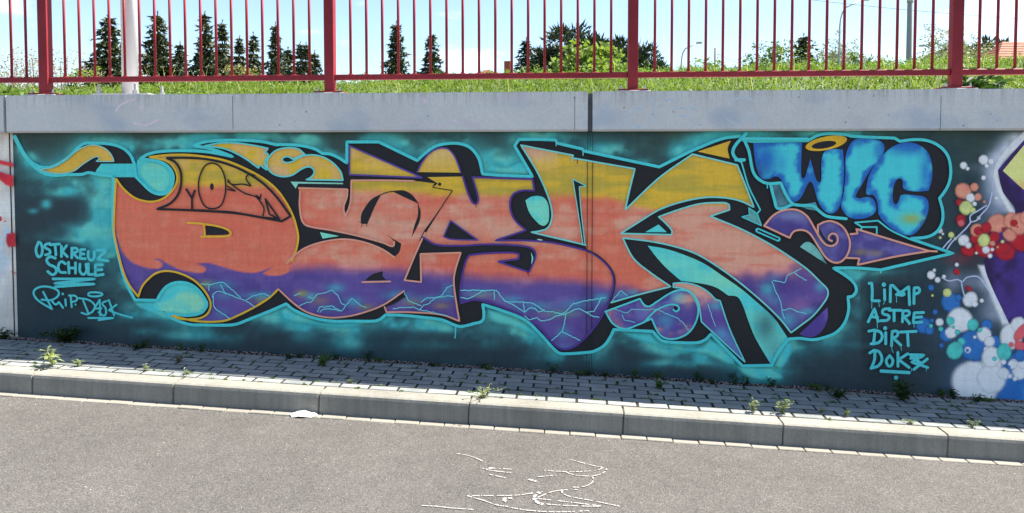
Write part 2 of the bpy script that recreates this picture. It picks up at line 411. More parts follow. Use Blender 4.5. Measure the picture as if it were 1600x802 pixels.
def strokes(name, paths, width, col, parent=None, label=None, closed=False, taper=False, mat=None, step=2.0, org=None, jit=0, yfix=None):
    """sprayed lines; paths are strings or lists in photo pixels (or in an enlarged crop given by org=(x0,y0,scale))"""
    V, Fc = [], []; y = next_y(.00016) if yfix is None else yfix
    for pth in ([paths] if isinstance(paths, str) else paths):
        P, C = parse(pth)
        if org: P = P/org[2]+np.array(org[:2])
        B = curve(P, C, closed, step)
        if closed: B = np.vstack([B, B[:1]])
        if jit: B[1:-1] += np.random.normal(0, jit, B[1:-1].shape)
        stroke_geo(B, width, y, V, Fc, taper); y -= 4e-6
    me = mesh(name, V, Fc, mat or PAINT)
    if not mat: add_col(me, paint_rgb(col))
    return link(name, me, parent or wall, label=label)
def ell(cx, cy, rx, ry=None, rot=0, n=20, wob=0):
    ry = ry or rx; P = []
    for i in range(n):
        a = 2*math.pi*i/n; q = 1+random.uniform(-wob, wob); x, y = rx*math.cos(a)*q, ry*math.sin(a)*q
        P.append((cx+x*math.cos(rot)-y*math.sin(rot), cy+x*math.sin(rot)+y*math.cos(rot)))
    return np.array(P), [False]*n

TURQ, PALE, BLACK = (60, 172, 188), (104, 182, 172), (27, 29, 36)
MUST, PINK, PURP = (186, 150, 44), (212, 132, 122), (72, 58, 134)
def blobs(c, x, y, L):
    for bx, by, rx, ry, col, a in L:
        c = mixc(c, col, a*np.exp(-(((x-bx)/rx)**2+((y-by)/ry)**2)))
    return c

BACK = ("47,252.4! 60,260 74,262 86,259 104,248 120,233 132,224.4 148,224 164,224.4 180,227 194,233 204,243 209.6,255.6! 212,276! 224,288 236,299 249,303.5 261,301 269,289 270,273 262,260 248,252.5 232,250 219,248! "
  "232,241 250,237 280,235.6 320,237 345,241 364,245! 340,236 322,231 302,228! 320,222 350,219.4 380,219.4 410,221.6 432,226.4! 440,226 470,227.6 492,233 504,240! 516,241 530,247 542,255! "
  "542,222! 592,222! 652,251! 664,240 680,229 700,224.4 720,225 736,232 748,248 754,272! 780,274 832,276! 804,228! 811,218! 840,218 868,219! 871,224! 910,233! 912,236! 1030,261! 1080,236! 1128,217 1156,213! 1160,219! "
  "1174,221! 1262,220! 1280,211 1300,209 1324,211 1330,213 1398,216! 1406,221! 1425,218.5 1444,219 1460,224 1474,234 1482.5,247.5 1485.6,269 1482.5,287 1475,301 1468,310! 1473,330 1472,348 1464,362 1450,370 1422,373! "
  "1488,396! 1376,422! 1338,419 1302,419! 1320,430 1334,442 1338,454 1332,463 1325,464! 1326,484 1320,504 1306,520 1286,528 1270,531 1250,529 1232,530! 1215,552 1206,571! 1160,572! 1111,522! 1102,531 1090,535.6 1060,535.6 1040,534 1032,531 1020,518! "
  "959,515! 954,526 944,540 928,549 916,551 886,553 874,552 864,544 844,522 820,500 780,484 754,476! 756,488 754,501 740,506 720,510.4 710,508 690,500 660,496 630,493 603,492! 594,499 584,502 550,502 520,502 490,497 460,485 447,475! "
  "434,481 420,487 392,498 368,507 344,508.4 320,508 296,507 270,498 259,489! 274,491 294,493 314,489 322,480 323,474 320,468 312,456 300,446 286,441.6 270,443 258,450 248,464 246,469.6! 211,469! 196,440 186,404 177,360 176,320 177,276! 178,276! 150,272 138,270 128,272.6 104,273 86,274.4 74,272.4 62,267 54,260")
# the bar between the flame and the D is turquoise, laid over the black below
BP, BC = parse(BACK); BACKC = curve(BP, BC, True, 6)

DOTGLOW = [(1534, 598, 40, 30, (150, 170, 215), .5), (1500, 520, 40, 30, (60, 90, 140), .5), (1560, 590, 60, 40, (40, 100, 175), .9), (1590, 600, 40, 40, (40, 100, 175), .9),
  (1550, 264, 12.15, 19.2, (190, 200, 225), .9), (1560, 248, 12.15, 16.8, (180, 190, 220), .9), (1573, 232, 13.5, 16.8, (180, 190, 220), .9), (1588, 216, 16, 10, (170, 185, 205), .9), (1554, 285, 12.15, 26.4, (185, 195, 222), .9), (1561, 310, 13.5, 21.6, (185, 195, 222), .9),
  (1545, 300, 14, 40, (110, 125, 155), .6), (1530, 262, 25, 8, (85, 105, 125), .4), (1575, 325, 10, 9, (175, 190, 220), .8), (1552, 330, 14, 12, (100, 115, 150), .6), (1535, 350, 12, 12, (80, 95, 125), .5), (1510, 372, 14, 10, (70, 85, 110), .5),
  (1500, 440, 22, 14, (105, 118, 150), .5), (1488, 440, 12, 20, (130, 140, 175), .5), (1525, 440, 22, 14, (120, 132, 165), .6), (1540, 440, 10, 18, (180, 190, 215), .7), (1552, 462, 9, 16, (185, 195, 220), .8), (1563, 484, 9, 14, (185, 195, 220), .8), (1574, 505, 9, 14, (185, 195, 220), .8),
  (1540, 480, 14, 30, (90, 105, 135), .5), (1500, 405, 26, 10, (120, 40, 60), .5), (1555, 490, 22, 16, (140, 150, 180), .6)]
TGLOW = [(45, 248, 10, 12, .5), (30, 228, 7, 12, .7), (125, 285, 60, 14, .75), (165, 300, 26, 30, 1.0), (166, 340, 18, 55, 1.0), (162, 385, 26, 34, .9), (140, 375, 40, 16, .5), (95, 300, 30, 8, .6), (72, 319, 8, 7, .8), (52, 330, 8, 4, .5), (140, 360, 45, 12, .45), (120, 372, 60, 8, .45),
  (225, 478, 40, 12, 1), (200, 490, 40, 12, .5), (255, 485, 20, 10, 1), (215, 230, 60, 10, .6), (265, 222, 40, 10, .7), (330, 212, 40, 8, .6), (395, 212, 40, 6, .5), (475, 217, 22, 8, .7), (180, 440, 25, 40, .35), (225, 520, 20, 8, .3), (300, 525, 60, 8, .35), (440, 492, 34, 10, 1), (480, 510, 40, 8, .6), (560, 512, 60, 8, .6), (545, 535, 25, 14, .45), (470, 525, 20, 12, .3), (630, 504, 50, 8, .8), (770, 500, 24, 18, .9), (800, 512, 26, 16, .7), (830, 530, 22, 16, .6), (760, 520, 30, 14, .5), (690, 512, 40, 6, .5),
  (780, 262, 30, 12, 1), (810, 262, 18, 16, .9), (770, 242, 18, 12, .55), (628, 226, 30, 12, .5), (600, 212, 26, 6, .3), (860, 210, 40, 6, .35), (950, 234, 40, 10, .35), (1000, 252, 24, 6, .6), (1060, 238, 18, 14, .7), (1090, 220, 26, 8, .6), (1120, 210, 30, 6, .5),
  (1010, 528, 34, 9, 1), (1060, 545, 50, 8, .9), (1110, 545, 30, 14, .9), (1100, 560, 50, 12, .7), (1140, 570, 40, 8, .8), (1195, 582, 34, 13, 1.2), (1215, 560, 14, 20, .7), (1040, 568, 40, 6, .4), (1180, 500, 30, 30, .4), (1240, 545, 40, 8, .3), (1290, 540, 60, 6, .25), (1335, 432, 34, 9, .55), (1345, 480, 12, 30, .25), (1300, 208, 120, 5, .35), (1170, 211, 30, 6, .8), (880, 560, 50, 8, .2), (700, 540, 80, 8, .2), (1360, 425, 40, 5, .4)]
def bg_field(x, y, *_):
    n = N1.fbm(x/45, y/32, 5); n2 = N2.fbm(x/90, y/60, 4)
    c = np.empty(x.shape+(3,)); c[:] = (35, 49, 60)
    c = mixc(c, (44, 62, 62), sst(330, 210, y)*.8); c = mixc(c, (26, 42, 56), sst(.45, .7, n2)*.6)
    d = dist_poly(BACKC[::2], x, y); ins = inside(BACKC, x, y); d = np.where(ins, 0, d)
    t = (.22+.78*sst(.3, .55, n))*.85*np.exp(-d/15)*np.where(x < 1345, 1, .15) + .16*np.exp(-d/60)*sst(.4, .65, n2)*np.where(x < 1345, 1, .3)
    for bx, by, rx, ry, a in TGLOW: t = t+a*np.exp(-(((x-bx)/rx)**2+((y-by)/ry)**2))*(.45+1.0*sst(.25, .65, n))
    c = mixc(c, np.array(TURQ)*.93, np.clip(t, 0, 1)*.92)
    c = mixc(c, PALE, np.clip(t-.35, 0, .5)*sst(.4, .7, N3.fbm(x/28, y/20)))
    c = blobs(c, x, y, DOTGLOW)
    return c*(.93+.14*N3.fbm(x/9, y/9, 3))[..., None]
def left_field(x, y, *_):
    n = N1.fbm(x/14, y/22, 4); c = np.empty(x.shape+(3,)); c[:] = (168, 170, 178)
    c = mixc(c, (188, 188, 194), sst(.4, .7, n))
    c = mixc(c, (150, 178, 212), sst(.4, .6, N2.fbm(x/11, y/26))*np.exp(-((y-370)/60)**2)*.9)
    c = mixc(c, (205, 208, 214), np.exp(-((y-325)/22)**2)*.7); c = mixc(c, (140, 146, 156), sst(430, 520, y)*.5)
    return c
def wall_grid(name, x0, x1, z0f, field, step, parent, yoff=0.0, thick=.35, **k):
    nx = int((x1-x0)/step)+1; gxs = np.linspace(x0, x1, nx); zb = min(z0f(x0), z0f(x1))-.1; nz = int((ZB+.02-zb)/step)+1
    gzs = np.linspace(zb, ZB+.015, nz); X, Z = np.meshgrid(gxs, gzs); px, py = proj_np(X, np.full_like(X, yoff), Z)
    col = paint_rgb(field(px, py)).reshape(-1, 3)
    V = np.stack([X, np.full_like(X, yoff), Z], -1).reshape(-1, 3); n0 = len(V)
    idx = np.arange(nx*nz).reshape(nz, nx)
    Fq = np.stack([idx[:-1, :-1], idx[:-1, 1:], idx[1:, 1:], idx[1:, :-1]], -1).reshape(-1, 4).tolist()
    bx = [(x0, yoff, zb), (x1, yoff, zb), (x1, yoff, ZB+.015), (x0, yoff, ZB+.015)]
    V = np.vstack([V, bx, [(a, yoff+thick, c) for a, b, c in bx]]); q = n0
    Fq += [(q+5, q+4, q+7, q+6), (q, q+4, q+5, q+1), (q+1, q+5, q+6, q+2), (q+2, q+6, q+7, q+3), (q+3, q+7, q+4, q)]
    me = bpy.data.meshes.new(name); me.from_pydata(V.tolist(), [], Fq); me.materials.append(PAINT)
    add_col(me, np.vstack([col, np.tile(paint_rgb((120, 122, 126)), (8, 1))]))
    return link(name, me, parent, **k)
zl = lambda x: gz(x)+KH
wall_grid('wall_panel', -14, XL-.003, zl, left_field, .03, wall, .012, label='bare grey wall panel with red spray marks')
wall_grid('wall_panel', XL, XJ-.003, zl, bg_field, .014, wall, label='dark slate painted panel carrying the first letters')
wall_grid('wall_panel', XJ, 6.2, zl, bg_field, .014, wall, label='dark slate painted panel carrying the crew initials and names')
wall_grid('wall_panel', 6.205, 14, zl, bg_field, .06, wall)

# ---- sprayed fields for the letters (photo pixels -> colour)
WAVE = curve(*parse("150,350! 180,358! 183,372 192,394 204,408 220,416 240,420 252,418 254,412 247,407 239,405! 248,404.5 260,411 280,421 300,425.5 318,426 322,420 315,415 305,413! 324,411 344,416 364,422 384,426 400,426 414,422 427,416! 416,424 411,428 432,431 446,428 456,422! 460,540! 150,540!"), True, 3)
def main_field(x, y, B=None):
    n = N1.fbm(x/70, y/9, 4); m = N2.fbm(x/34, y/26, 4); k = N3.fbm(x/16, y/12, 4)
    y1 = np.interp(x, [180, 236, 245, 460, 470, 545, 552, 660, 760, 830, 900, 950, 985, 1030, 1042, 1100, 1180], [272, 272, 290, 292, 292, 294, 300, 303, 307, 307, 306, 308, 322, 331, 324, 318, 322])
    y2 = np.interp(x, [180, 230, 270, 330, 380, 440, 462, 560, 650, 720, 760, 900, 960, 1050, 1150, 1220, 1300], [398, 414, 414, 424, 424, 430, 418, 419, 424, 430, 435, 440, 446, 466, 432, 424, 418])
    wd = dist_poly(WAVE, x, y); wd = np.where(inside(WAVE, x, y), wd, -wd)
    y2 = y2+(m-.5)*np.where(x > 1050, 46, np.where(x < 455, 3, 10))
    salm = np.empty(x.shape+(3,)); salm[:] = (203, 98, 82)
    pale = np.clip(sst(.4, .66, m)*.75-np.exp(-((x-950)/60)**2)*.5+np.exp(-((y-352)/26)**2)*sst(480, 560, x)*.75+sst(1020, 1080, x)*.75, 0, 1)*sst(440, 500, x)+sst(.55, .75, k)*.25
    salm = mixc(salm, (206, 136, 124), np.clip(pale, 0, 1)); salm = mixc(salm, (178, 86, 74), sst(.5, .75, n)*.5)
    yel = np.empty(x.shape+(3,)); yel[:] = (182, 152, 52)
    yel = mixc(yel, (156, 140, 60), sst(.42, .62, n)*.9); yel = mixc(yel, (212, 160, 112), sst(280, 234, y)*sst(.2, .5, m)*np.where(x > 870, .15, .9))
    yel = mixc(yel, (210, 145, 125), sst(258, 236, y)*sst(880, 835, x)*sst(790, 800, x))
    c = yel; f = sst(-7, 7, y-y1+(m-.5)*10); c = c*(1-f[..., None])+salm*f[..., None]
    pur = np.empty(x.shape+(3,)); pur[:] = (80, 66, 136); pur = mixc(pur, (108, 84, 146), sst(.5, .75, m)*.5); pur = mixc(pur, (64, 52, 118), sst(.5, .7, N3.fbm(x/40, y/30))*.6)
    sf = np.where(x > 1050, 24, 14); f = np.clip((y-y2+sf)/(2*sf), 0, 1); f = np.where(x < 452, np.clip((wd+1.6)/3.2, 0, 1), np.where(x < 462, np.maximum(f, np.clip((wd+1.6)/3.2, 0, 1)), f)); f = f*f*(3-2*f); c = c*(1-f[..., None])+pur*f[..., None]
    G = [(322, 444, 10, 6, (130, 140, 70), .7), (345, 446, 22, 7, TURQ, .45), (352, 462, 20, 7, TURQ, .3), (406, 462, 22, 6, TURQ, .6), (408, 470, 10, 5, (120, 130, 80), .6), (345, 490, 12, 10, TURQ, .25),
         (472, 459, 9, 5, (140, 140, 60), .8), (486, 464, 9, 6, TURQ, .7), (524, 450, 14, 7, TURQ, .6), (500, 470, 16, 8, (150, 120, 80), .4), (552, 472, 14, 8, TURQ, .6), (572, 480, 12, 5, (130, 130, 70), .6), (515, 482, 14, 5, TURQ, .4), (620, 462, 20, 8, TURQ, .5), (645, 473, 14, 6, (120, 130, 80), .6), (680, 466, 30, 5, TURQ, .4), (690, 478, 14, 5, (130, 120, 80), .6), (700, 455, 10, 10, TURQ, .4),
         (750, 458, 25, 6, TURQ, .4), (752, 462, 18, 5, (120, 120, 90), .4), (800, 468, 18, 6, TURQ, .5), (840, 478, 24, 7, TURQ, .45), (878, 490, 26, 6, (90, 140, 120), .7), (900, 475, 26, 8, TURQ, .4), (940, 466, 12, 7, TURQ, .7), (880, 520, 10, 10, TURQ, .45), (880, 545, 30, 8, TURQ, .25), (800, 490, 14, 8, TURQ, .35),
         (972, 462, 10, 6, TURQ, .5), (990, 457, 8, 5, TURQ, .5),
         (1200, 452, 12, 11, TURQ, .8), (1210, 470, 10, 8, TURQ, .4), (1230, 500, 16, 14, TURQ, .6), (1262, 487, 16, 6, TURQ, .6), (1282, 448, 9, 8, TURQ, .6), (1212, 434, 10, 6, TURQ, .3), (1245, 478, 16, 8, (140, 90, 140), .5), (1230, 446, 26, 16, (60, 46, 118), .5)]
    return blobs(c, x, y, G)
def edge_field(inner, edge, w0, w1, extra=()):
    def f(x, y, B):
        n = N2.fbm(x/13, y/11, 4); d = dist_poly(B, x, y)
        c = np.empty(x.shape+(3,)); c[:] = edge; c = mixc(c, inner, sst(w0, w1, d+.5+(n-.5)*18)); return blobs(c, x, y, extra)
    return f
def cloud_field(a, b, c2=None, extra=()):
    def f(x, y, B):
        n = N1.fbm(x/22, y/16, 4); c = np.empty(x.shape+(3,)); c[:] = a; c = mixc(c, b, sst(.38, .66, n))
        if c2: c = mixc(c, c2, sst(.5, .72, N3.fbm(x/26, y/18)))
        return blobs(c, x, y, extra)
    return f

# ---- neighbouring painting at the end of the wall (under the dots)
PUR2 = cloud_field((40, 27, 72), (58, 42, 118), extra=[(1598, 460, 18, 60, (60, 44, 128), .9), (1545, 420, 10, 60, (34, 22, 56), .8), (1570, 310, 14, 20, (34, 22, 56), .8)])
for pth, sf in (("1700,120! 1600,203! 1574,226 1551,262 1556,300 1576,336! 1592,336! 1571,300 1563,266 1600,224! 1700,150!", 4.5), ("1524,412! 1541,412! 1582,510! 1564,510!", 6)):
    fill('spray_glow', pth, cloud_field((196, 204, 228), (176, 186, 216)), soft=sf, grid=2)
nb = fill('neighbour_piece', "1700,140! 1600,219! 1559,266! 1567,300 1586,332 1556,346 1542,380 1538,412 1546,440 1578,508! 1600,520 1700,520!", PUR2, label='dark purple corner of the next painted piece')
fill('inner_panel', "1700,180! 1600,227! 1567,267! 1600,297 1700,380!", lambda x, y, B: mixc(np.tile(np.array((186, 190, 128.)), (len(x), 1)), (210, 150, 100), sst(275, 300, y)), nb)
fill('paint_field', "1572,580! 1590,560 1640,540 1700,540! 1700,660! 1570,660! 1560,620", cloud_field((34, 92, 165), (44, 110, 186)), label='blue sprayed ground under the bubbles')

# ---- sprayed bubbles
SAL, RD, WH, YE, BL, TL, PK = (206, 126, 112), (150, 26, 40), (212, 219, 240), (178, 190, 128), (38, 98, 172), (66, 172, 176), (206, 84, 96)
def dots(org, L):
    x0, y0, s = org
    for t in L:
        col, cx, cy, r = t[:4]; ry = t[4] if len(t) > 4 else r
        sf = 1.9+.2*r/s; px, py, rx, ry = x0+cx/s, y0+cy/s, r/s+sf*.5, ry/s+sf*.5
        fld = (lambda C, RR: (lambda x, y, B: mixc(mixc(np.tile(np.array(C, float), (len(x), 1)), np.array(C)*.8+np.array((40, 50, 90))*.2, sst(.45, .7, N3.fbm(x/7, y/6))*.6), np.array(C)*.86+np.array((30, 34, 46))*.14, sst(RR*.5, 0, dist_poly(B, x, y))*.35)))(col, rx)
        fill('paint_dot', ell(px, py, rx, ry, random.uniform(0, 1), 18 if rx > 4 else 10, .03), fld, grid=max(1.1, min(2.6, rx*.3)), step=1.6, soft=sf)
dots((1280, 480, 5), [(WH, 1220, 600, 185, 165), (WH, 1350, 430, 80, 100), (WH, 1345, 560, 110, 110), (WH, 1570, 430, 70), (WH, 1440, 520, 46), (WH, 1570, 505, 60), (WH, 1590, 440, 40)])
dots((1280, 420, 5), [(BL, 1210, 600, 122, 118), (BL, 1030, 265, 78, 70), (BL, 990, 520, 50, 48), (BL, 1370, 570, 46), (BL, 1310, 440, 42), (BL, 815, 445, 60), (BL, 860, 480, 34), (BL, 875, 148, 23), (BL, 905, 338, 20), (BL, 880, 405, 15), (BL, 955, 600, 18), (BL, 1090, 225, 26),
  (WH, 1100, 400, 96, 92), (WH, 1500, 530, 84, 100), (WH, 1560, 440, 60), (WH, 1180, 240, 52, 60), (WH, 1030, 500, 44), (WH, 1215, 275, 24), (WH, 1290, 515, 54), (WH, 1330, 570, 40), (WH, 1310, 635, 26), (WH, 940, 418, 29), (WH, 1160, 635, 24), (BL, 1158, 638, 12), (WH, 1270, 250, 16), (WH, 1215, 535, 13), (WH, 1345, 690, 70, 80), (YE, 1000, 188, 32), (YE, 885, 210, 10),
  (TL, 1025, 408, 32), (TL, 1200, 440, 42, 46), (TL, 1048, 455, 12), (TL, 1080, 495, 19), (TL, 1255, 480, 18), (TL, 950, 470, 18), (TL, 873, 448, 15), (TL, 1110, 570, 29), (TL, 1060, 640, 60, 68), (TL, 1445, 650, 56, 66), (TL, 1370, 705, 16), (PK, 1590, 490, 42, 88), (PK, 1572, 605, 46, 38), (PK, 1500, 593, 19), (PK, 1543, 562, 14), (RD, 1075, 25, 26, 22), (RD, 1170, 155, 25, 18), (BL, 1570, 680, 46), (BL, 1515, 690, 16)])
dots((1280, 480, 5), [(WH, 1440, 430, 20), (WH, 1490, 540, 18), (WH, 1510, 450, 36), (WH, 1530, 560, 18), (BL, 1480, 470, 14)])
dots((1400, 300, 8), [(RD, 1540, 620, 150, 110), (RD, 1360, 740, 130, 110), (RD, 1100, 700, 130, 110), (RD, 900, 740, 90, 60), (RD, 985, 590, 60), (SAL, 1010, 480, 78), (SAL, 1265, 395, 112, 118), (SAL, 1440, 360, 90, 100), (SAL, 1550, 400, 120, 130), (SAL, 1420, 540, 82, 72), (SAL, 1640, 330, 90), (RD, 1030, 490, 55), (RD, 1130, 450, 60, 70), (RD, 1230, 565, 66), (YE, 1100, 605, 72, 80), (SAL, 1205, 645, 38, 30),
  (RD, 1475, 390, 44), (RD, 1342, 465, 22), (RD, 1520, 437, 10), (WH, 1125, 725, 46), (WH, 1205, 720, 22), (WH, 1005, 765, 18), (WH, 1175, 800, 28), (YE, 1332, 622, 22), (SAL, 1270, 690, 16), (WH, 845, 605, 66), (WH, 905, 668, 36), (YE, 690, 540, 38), (YE, 740, 585, 20), (YE, 553, 572, 18), (WH, 585, 525, 16), (WH, 552, 485, 30), (RD, 810, 345, 60), (PK, 815, 390, 42),
  (SAL, 840, -10, 100, 92), (SAL, 980, -60, 50), (SAL, 1025, 65, 42, 48), (SAL, 1105, 125, 18), (WH, 930, 75, 55), (RD, 790, 130, 42), (RD, 855, 118, 10), (WH, 983, 150, 27), (YE, 880, 200, 82), (YE, 960, 232, 36), (WH, 1253, 80, 20), (WH, 1035, 325, 22)])
dots((1400, 200, 8), [(WH, 845, 470, 43), (WH, 895, 510, 23), (WH, 1095, 400, 58), (WH, 1190, 420, 34), (WH, 1135, 475, 25), (WH, 1095, 625, 28)])
dots((1400, 400, 8), [(WH, 440, 240, 50), (WH, 520, 300, 34), (WH, 600, 260, 24), (WH, 480, 180, 20), (WH, 760, 110, 24)])
strokes('paint_vein', ["1200,10! 1160,170 1060,290 1000,360 940,375! 880,450 780,550 690,640 640,715", "1130,170! 1020,240 930,300 930,375", "690,590! 640,640 590,700"], 2.2, (150, 165, 205), org=(1400, 300, 8))
strokes('paint_vein', ["960,70! 1010,95 1080,85 1120,100 1150,70 1230,60 1270,90 1330,180", "1110,100! 1120,160 1140,230"], 2.0, (150, 165, 200), org=(1280, 420, 5))

# ---- soft turquoise patches sprayed round the lettering
for pth, sf in (("205,470! 248,469! 262,488 288,498 262,501 235,491 215,481", 5), ("756,477! 785,486 825,504 850,532 830,527 800,514 765,503", 9), ("434,482! 447,476! 470,488 505,500 570,504 545,516 480,510 440,501", 9),
                ("957,514! 1019,518! 1034,534 1060,538 1095,538 1110,525 1152,568 1100,557 1040,548 985,531", 9), ("1146,569! 1207,572! 1226,590 1210,596 1180,595 1158,585", 7), ("754,272! 832,277! 818,250 790,258 764,254", 8), ("1226,530! 1240,536 1238,556 1222,578 1204,574!", 8)):
    fill('spray_patch', pth, cloud_field((58, 166, 182), (78, 172, 174)), soft=sf, grid=2.5)
# ---- turquoise halo line, black shadow body
sh_line = strokes('halo_line', BACK.replace('47,252.4! ', '46,252! '), 4.6, TURQ, closed=True, label='turquoise outline running round the whole lettering')
body = fill('shadow_body', BACK, BLACK, label='black shadow shape behind the letters')
strokes('halo_tail', "23,214 30,228 38,242 48,254 58,264 72,272", 6, (66, 172, 186), sh_line)
fill('halo_bar', "158,256! 214,256! 215,250 232,249 248,251 263,258 271.5,273 270,291 262,303 249,305.5 235,301 223,289 212,277! 177,277! 150,273", cloud_field((58, 170, 186), (66, 176, 186)), sh_line)
fill('bubble', "226,257 244,256 258,264 264,276 262,290 254,298 245,297 234,288 226,278 220,268", cloud_field((100, 180, 168), (84, 178, 176)), body)
fill('bubble', "244,470.5! 248,464 258,450 270,443 286,441.6 300,446 312,456 320,468 322.5,476 318,486 306,491 290,492.5 274,490 256,486 240,480", cloud_field((66, 178, 192), (110, 186, 172), extra=[(295, 470, 16, 14, (124, 186, 160), .7)]), body)

# ---- letters
D = fill('graffiti_letter', "233,245.6! 248,248 264,254 274,266 277,280 272,294 260,307 246,314 230,315 210,309 192,294 181,279! 179,320 178,360 181,380 188,410 200,442 216,464! 222,448 232,436 244,427 260,423.6 280,427 300,436 310,444 322,458 329,474 326,488 316,496 300,499 280,498 268,493! 300,501 330,503 352,501 370,494 396,481 420,466 434,453! 450,425 459,400! 463,390 466,372 464,358 458,338 448,318 432,296 410,278 380,262 352,251 320,245 290,242 260,242.6",
  main_field, label='letter D in yellow, salmon and purple with small inscription inside', grid=2.2)
A = fill('graffiti_letter', "467,293! 543,295! 542,308 537,324 539,338! 545,326 548,312 549,281! 600,281 648,282 680,286! 676,293! 707,298! 664,360! 632,438! 658,441! 657,397! 720,395! 712,420 709,440 714,480 718,502! 690,492 640,488 604,488! 601,481! 633,464! 631,455! 600,476 570,488 540,495 510,496 480,488 460,475 435,452! 450,425 460,399! 480,386 510,377 540,374 570,379 596,389 616,402! 624,394 627,381! 604,367! 616,378 614,385! 600,380 560,369 518,360 480,353! 472,345 468,320",
  main_field, label='letter A with salmon arms and a purple bowl', grid=3)
S = fill('graffiti_letter', "738,277! 832,280! 835,298! 816,298 802,304 797,318 800,336 808,348 822,360! 774,376! 820,376 860,379 890,385 916,392 932,400 950,416 958,432 958,450 952,470 938,498 920,522 900,540 884,546 872,543 860,532 840,510 820,495 790,482 760,472 740,469 720,474! 719,456 722,432 728,408 733,399! 760,396 800,395 811,397! 810,405! 778,409! 820,423 827,425! 836,404 836,394 828,387 800,383 760,382 720,384 680,382 661,371! 707,298! 676,293! 684,287! 668,277! 723,276! 732,304 740,318 745,318 747,310 742,290",
  main_field, label='letter S edged in purple with lightning in its lower bowl', grid=3)
K = fill('graffiti_letter', "814,227! 896,243! 894,247! 992,264! 984,296 977,328! 1030,278 1082,241! 1152,258! 1165,290 1178,324! 1156,314 1130,309 1100,309 1064,316 1030,328 1000,346 970,365! 1049,367! 1050,361 1040,349 1029,339! 1060,328 1092,319 1120,317 1138,319 1140,328! 1110,338! 1160,359 1200,380 1226,396 1260,420 1282,441 1293,453 1293,463 1286,475 1270,494 1252,508 1236,520! 1220,500 1196,476 1156,442 1120,416 1090,398 1060,387 1020,378 973,372! 990,404 1016,426 1048,448! 1000,460 955,473! 958,450 958,432 950,416 932,400 917,391! 915,383! 830,363! 844,361 856,356 862,342 862,328 856,306 840,270",
  main_field, label='letter K with a yellow arm and a long pink and purple leg', grid=3)
LT = (96, 178, 186)
# D: mustard edge, inner counter, inscription
strokes('outline', ["459,400 463,390 466,372 464,358 458,338 448,318 432,296 410,278 380,262 352,251 320,245 290,242 260,242.6 233,245.6! 248,248 264,254 274,266 277,280 272,294 260,307 246,314 230,315 210,309 192,294 181,279! 179,320 178,360 181,380 188,410 200,442 216,464! 222,448 232,436 244,427 260,423.6 280,427 300,436 310,444 322,458 329,474 326,488 316,496 300,499 280,498 268,493! 300,501 330,503 352,501 370,494 396,481 420,466 434,453",
   "460,397 456,408"], 3.1, MUST, D)
strokes('counter_edge', ["293,348.5! 318,350 345,355 360,362 360,367 352,369.5 314,370", "318,350 320,368"], 3.0, MUST, D)
fill('counter', "321,353! 340,354.5 356,361 358,365 352,367 322,367.5!", BLACK, D)
ins = strokes('inscription', ["105,235! 170,270 210,340 215,430 190,520 130,590 25,635! 200,640 450,652 650,668 800,692 1000,730! 1070,690! 960,540 850,430 700,335 550,275 400,243 250,234 105,235!"], 3.6, BLACK, D, org=(240, 200, 5))
strokes('inscription_letter', ["255,480! 300,550! 320,490!", "300,550! 300,640!"], 3.2, BLACK, D, org=(240, 200, 5))
strokes('inscription_letter', "458,275 530,320 563,455 530,600 458,632 390,600 350,455 390,310", 2.4, BLACK, D, closed=True, org=(240, 200, 5))
fill('inscription_letter', ell(331, 292, 3, 5.5), BLACK, D)
strokes('inscription_letter', ["580,405! 610,440 700,440 760,455! 722,395 745,362 790,372", "580,420! 700,505 800,540 828,570! 838,520", "575,455! 640,495! 575,480", "830,570! 862,630 855,685"], 2.2, BLACK, D, org=(240, 200, 5))
fill('inscription_letter', "398,303! 408,309! 404,313!", BLACK, D)
strokes('inscription_letter', "872,555! 985,715! 905,675! 872,555!", 2.8, BLACK, D, org=(240, 200, 5))
fill('inscription_stroke', "290,327! 330,328 370,334 410,342 437,347! 436,342 400,337 360,330", BLACK, D)
# flame before the D, flame and curl above
FL = cloud_field((192, 152, 62), (176, 148, 62), extra=[(165, 236, 12, 14, (205, 158, 100), .5)])
fl = fill('flame', "61,265! 76,263 88,258 104,248 120,236 136,228 148,227 160,230 170,237 176,246 178,252.4! 154,252.4! 155,247 152,245 147,246 140,250 128,258 116,267 100,271 84,271 70,268", FL, body, grid=3)
strokes('flame_edge', "61,265! 76,263 88,258 104,248 120,236 136,228 148,227 160,230 170,237 176,246 178,252.4! 150,252.4! 155,248 152,245 147,246 140,250 128,258 116,267 100,271 84,271 70,268", 1.6, (110, 176, 186), body, closed=True)
FY = cloud_field((204, 152, 88), (188, 156, 52), (206, 152, 112))
FP = "320,228! 344,223.6 370,223.6 400,228 419,232! 414,239! 419,241 414,254 417,266! 406,258! 404,263! 380,246 352,233"
fill('flame', FP, FY, body, grid=3); strokes('flame_edge', FP, 2.4, (74, 176, 190), body, closed=True)
CP = "476,241! 466,233 450,231 432,235 420,246 417,258 424,270 440,276 456,274 472,264 484,261 491,268 486,277 478,281! 536,282! 532,268 518,253 500,244 480,242.5 466,247 456,253 446,254 441,250 444,246 450,245 458,249!"
fill('curl', CP, FY, body, grid=3); strokes('curl_edge', CP, 2.4, (84, 178, 190), body, closed=True)
fill('shard', "454,284! 536,286! 536,288! 466,287! 462,295!", (120, 182, 176), body); fill('shard', "500,363! 530,369! 504,373!", (106, 190, 180), body)
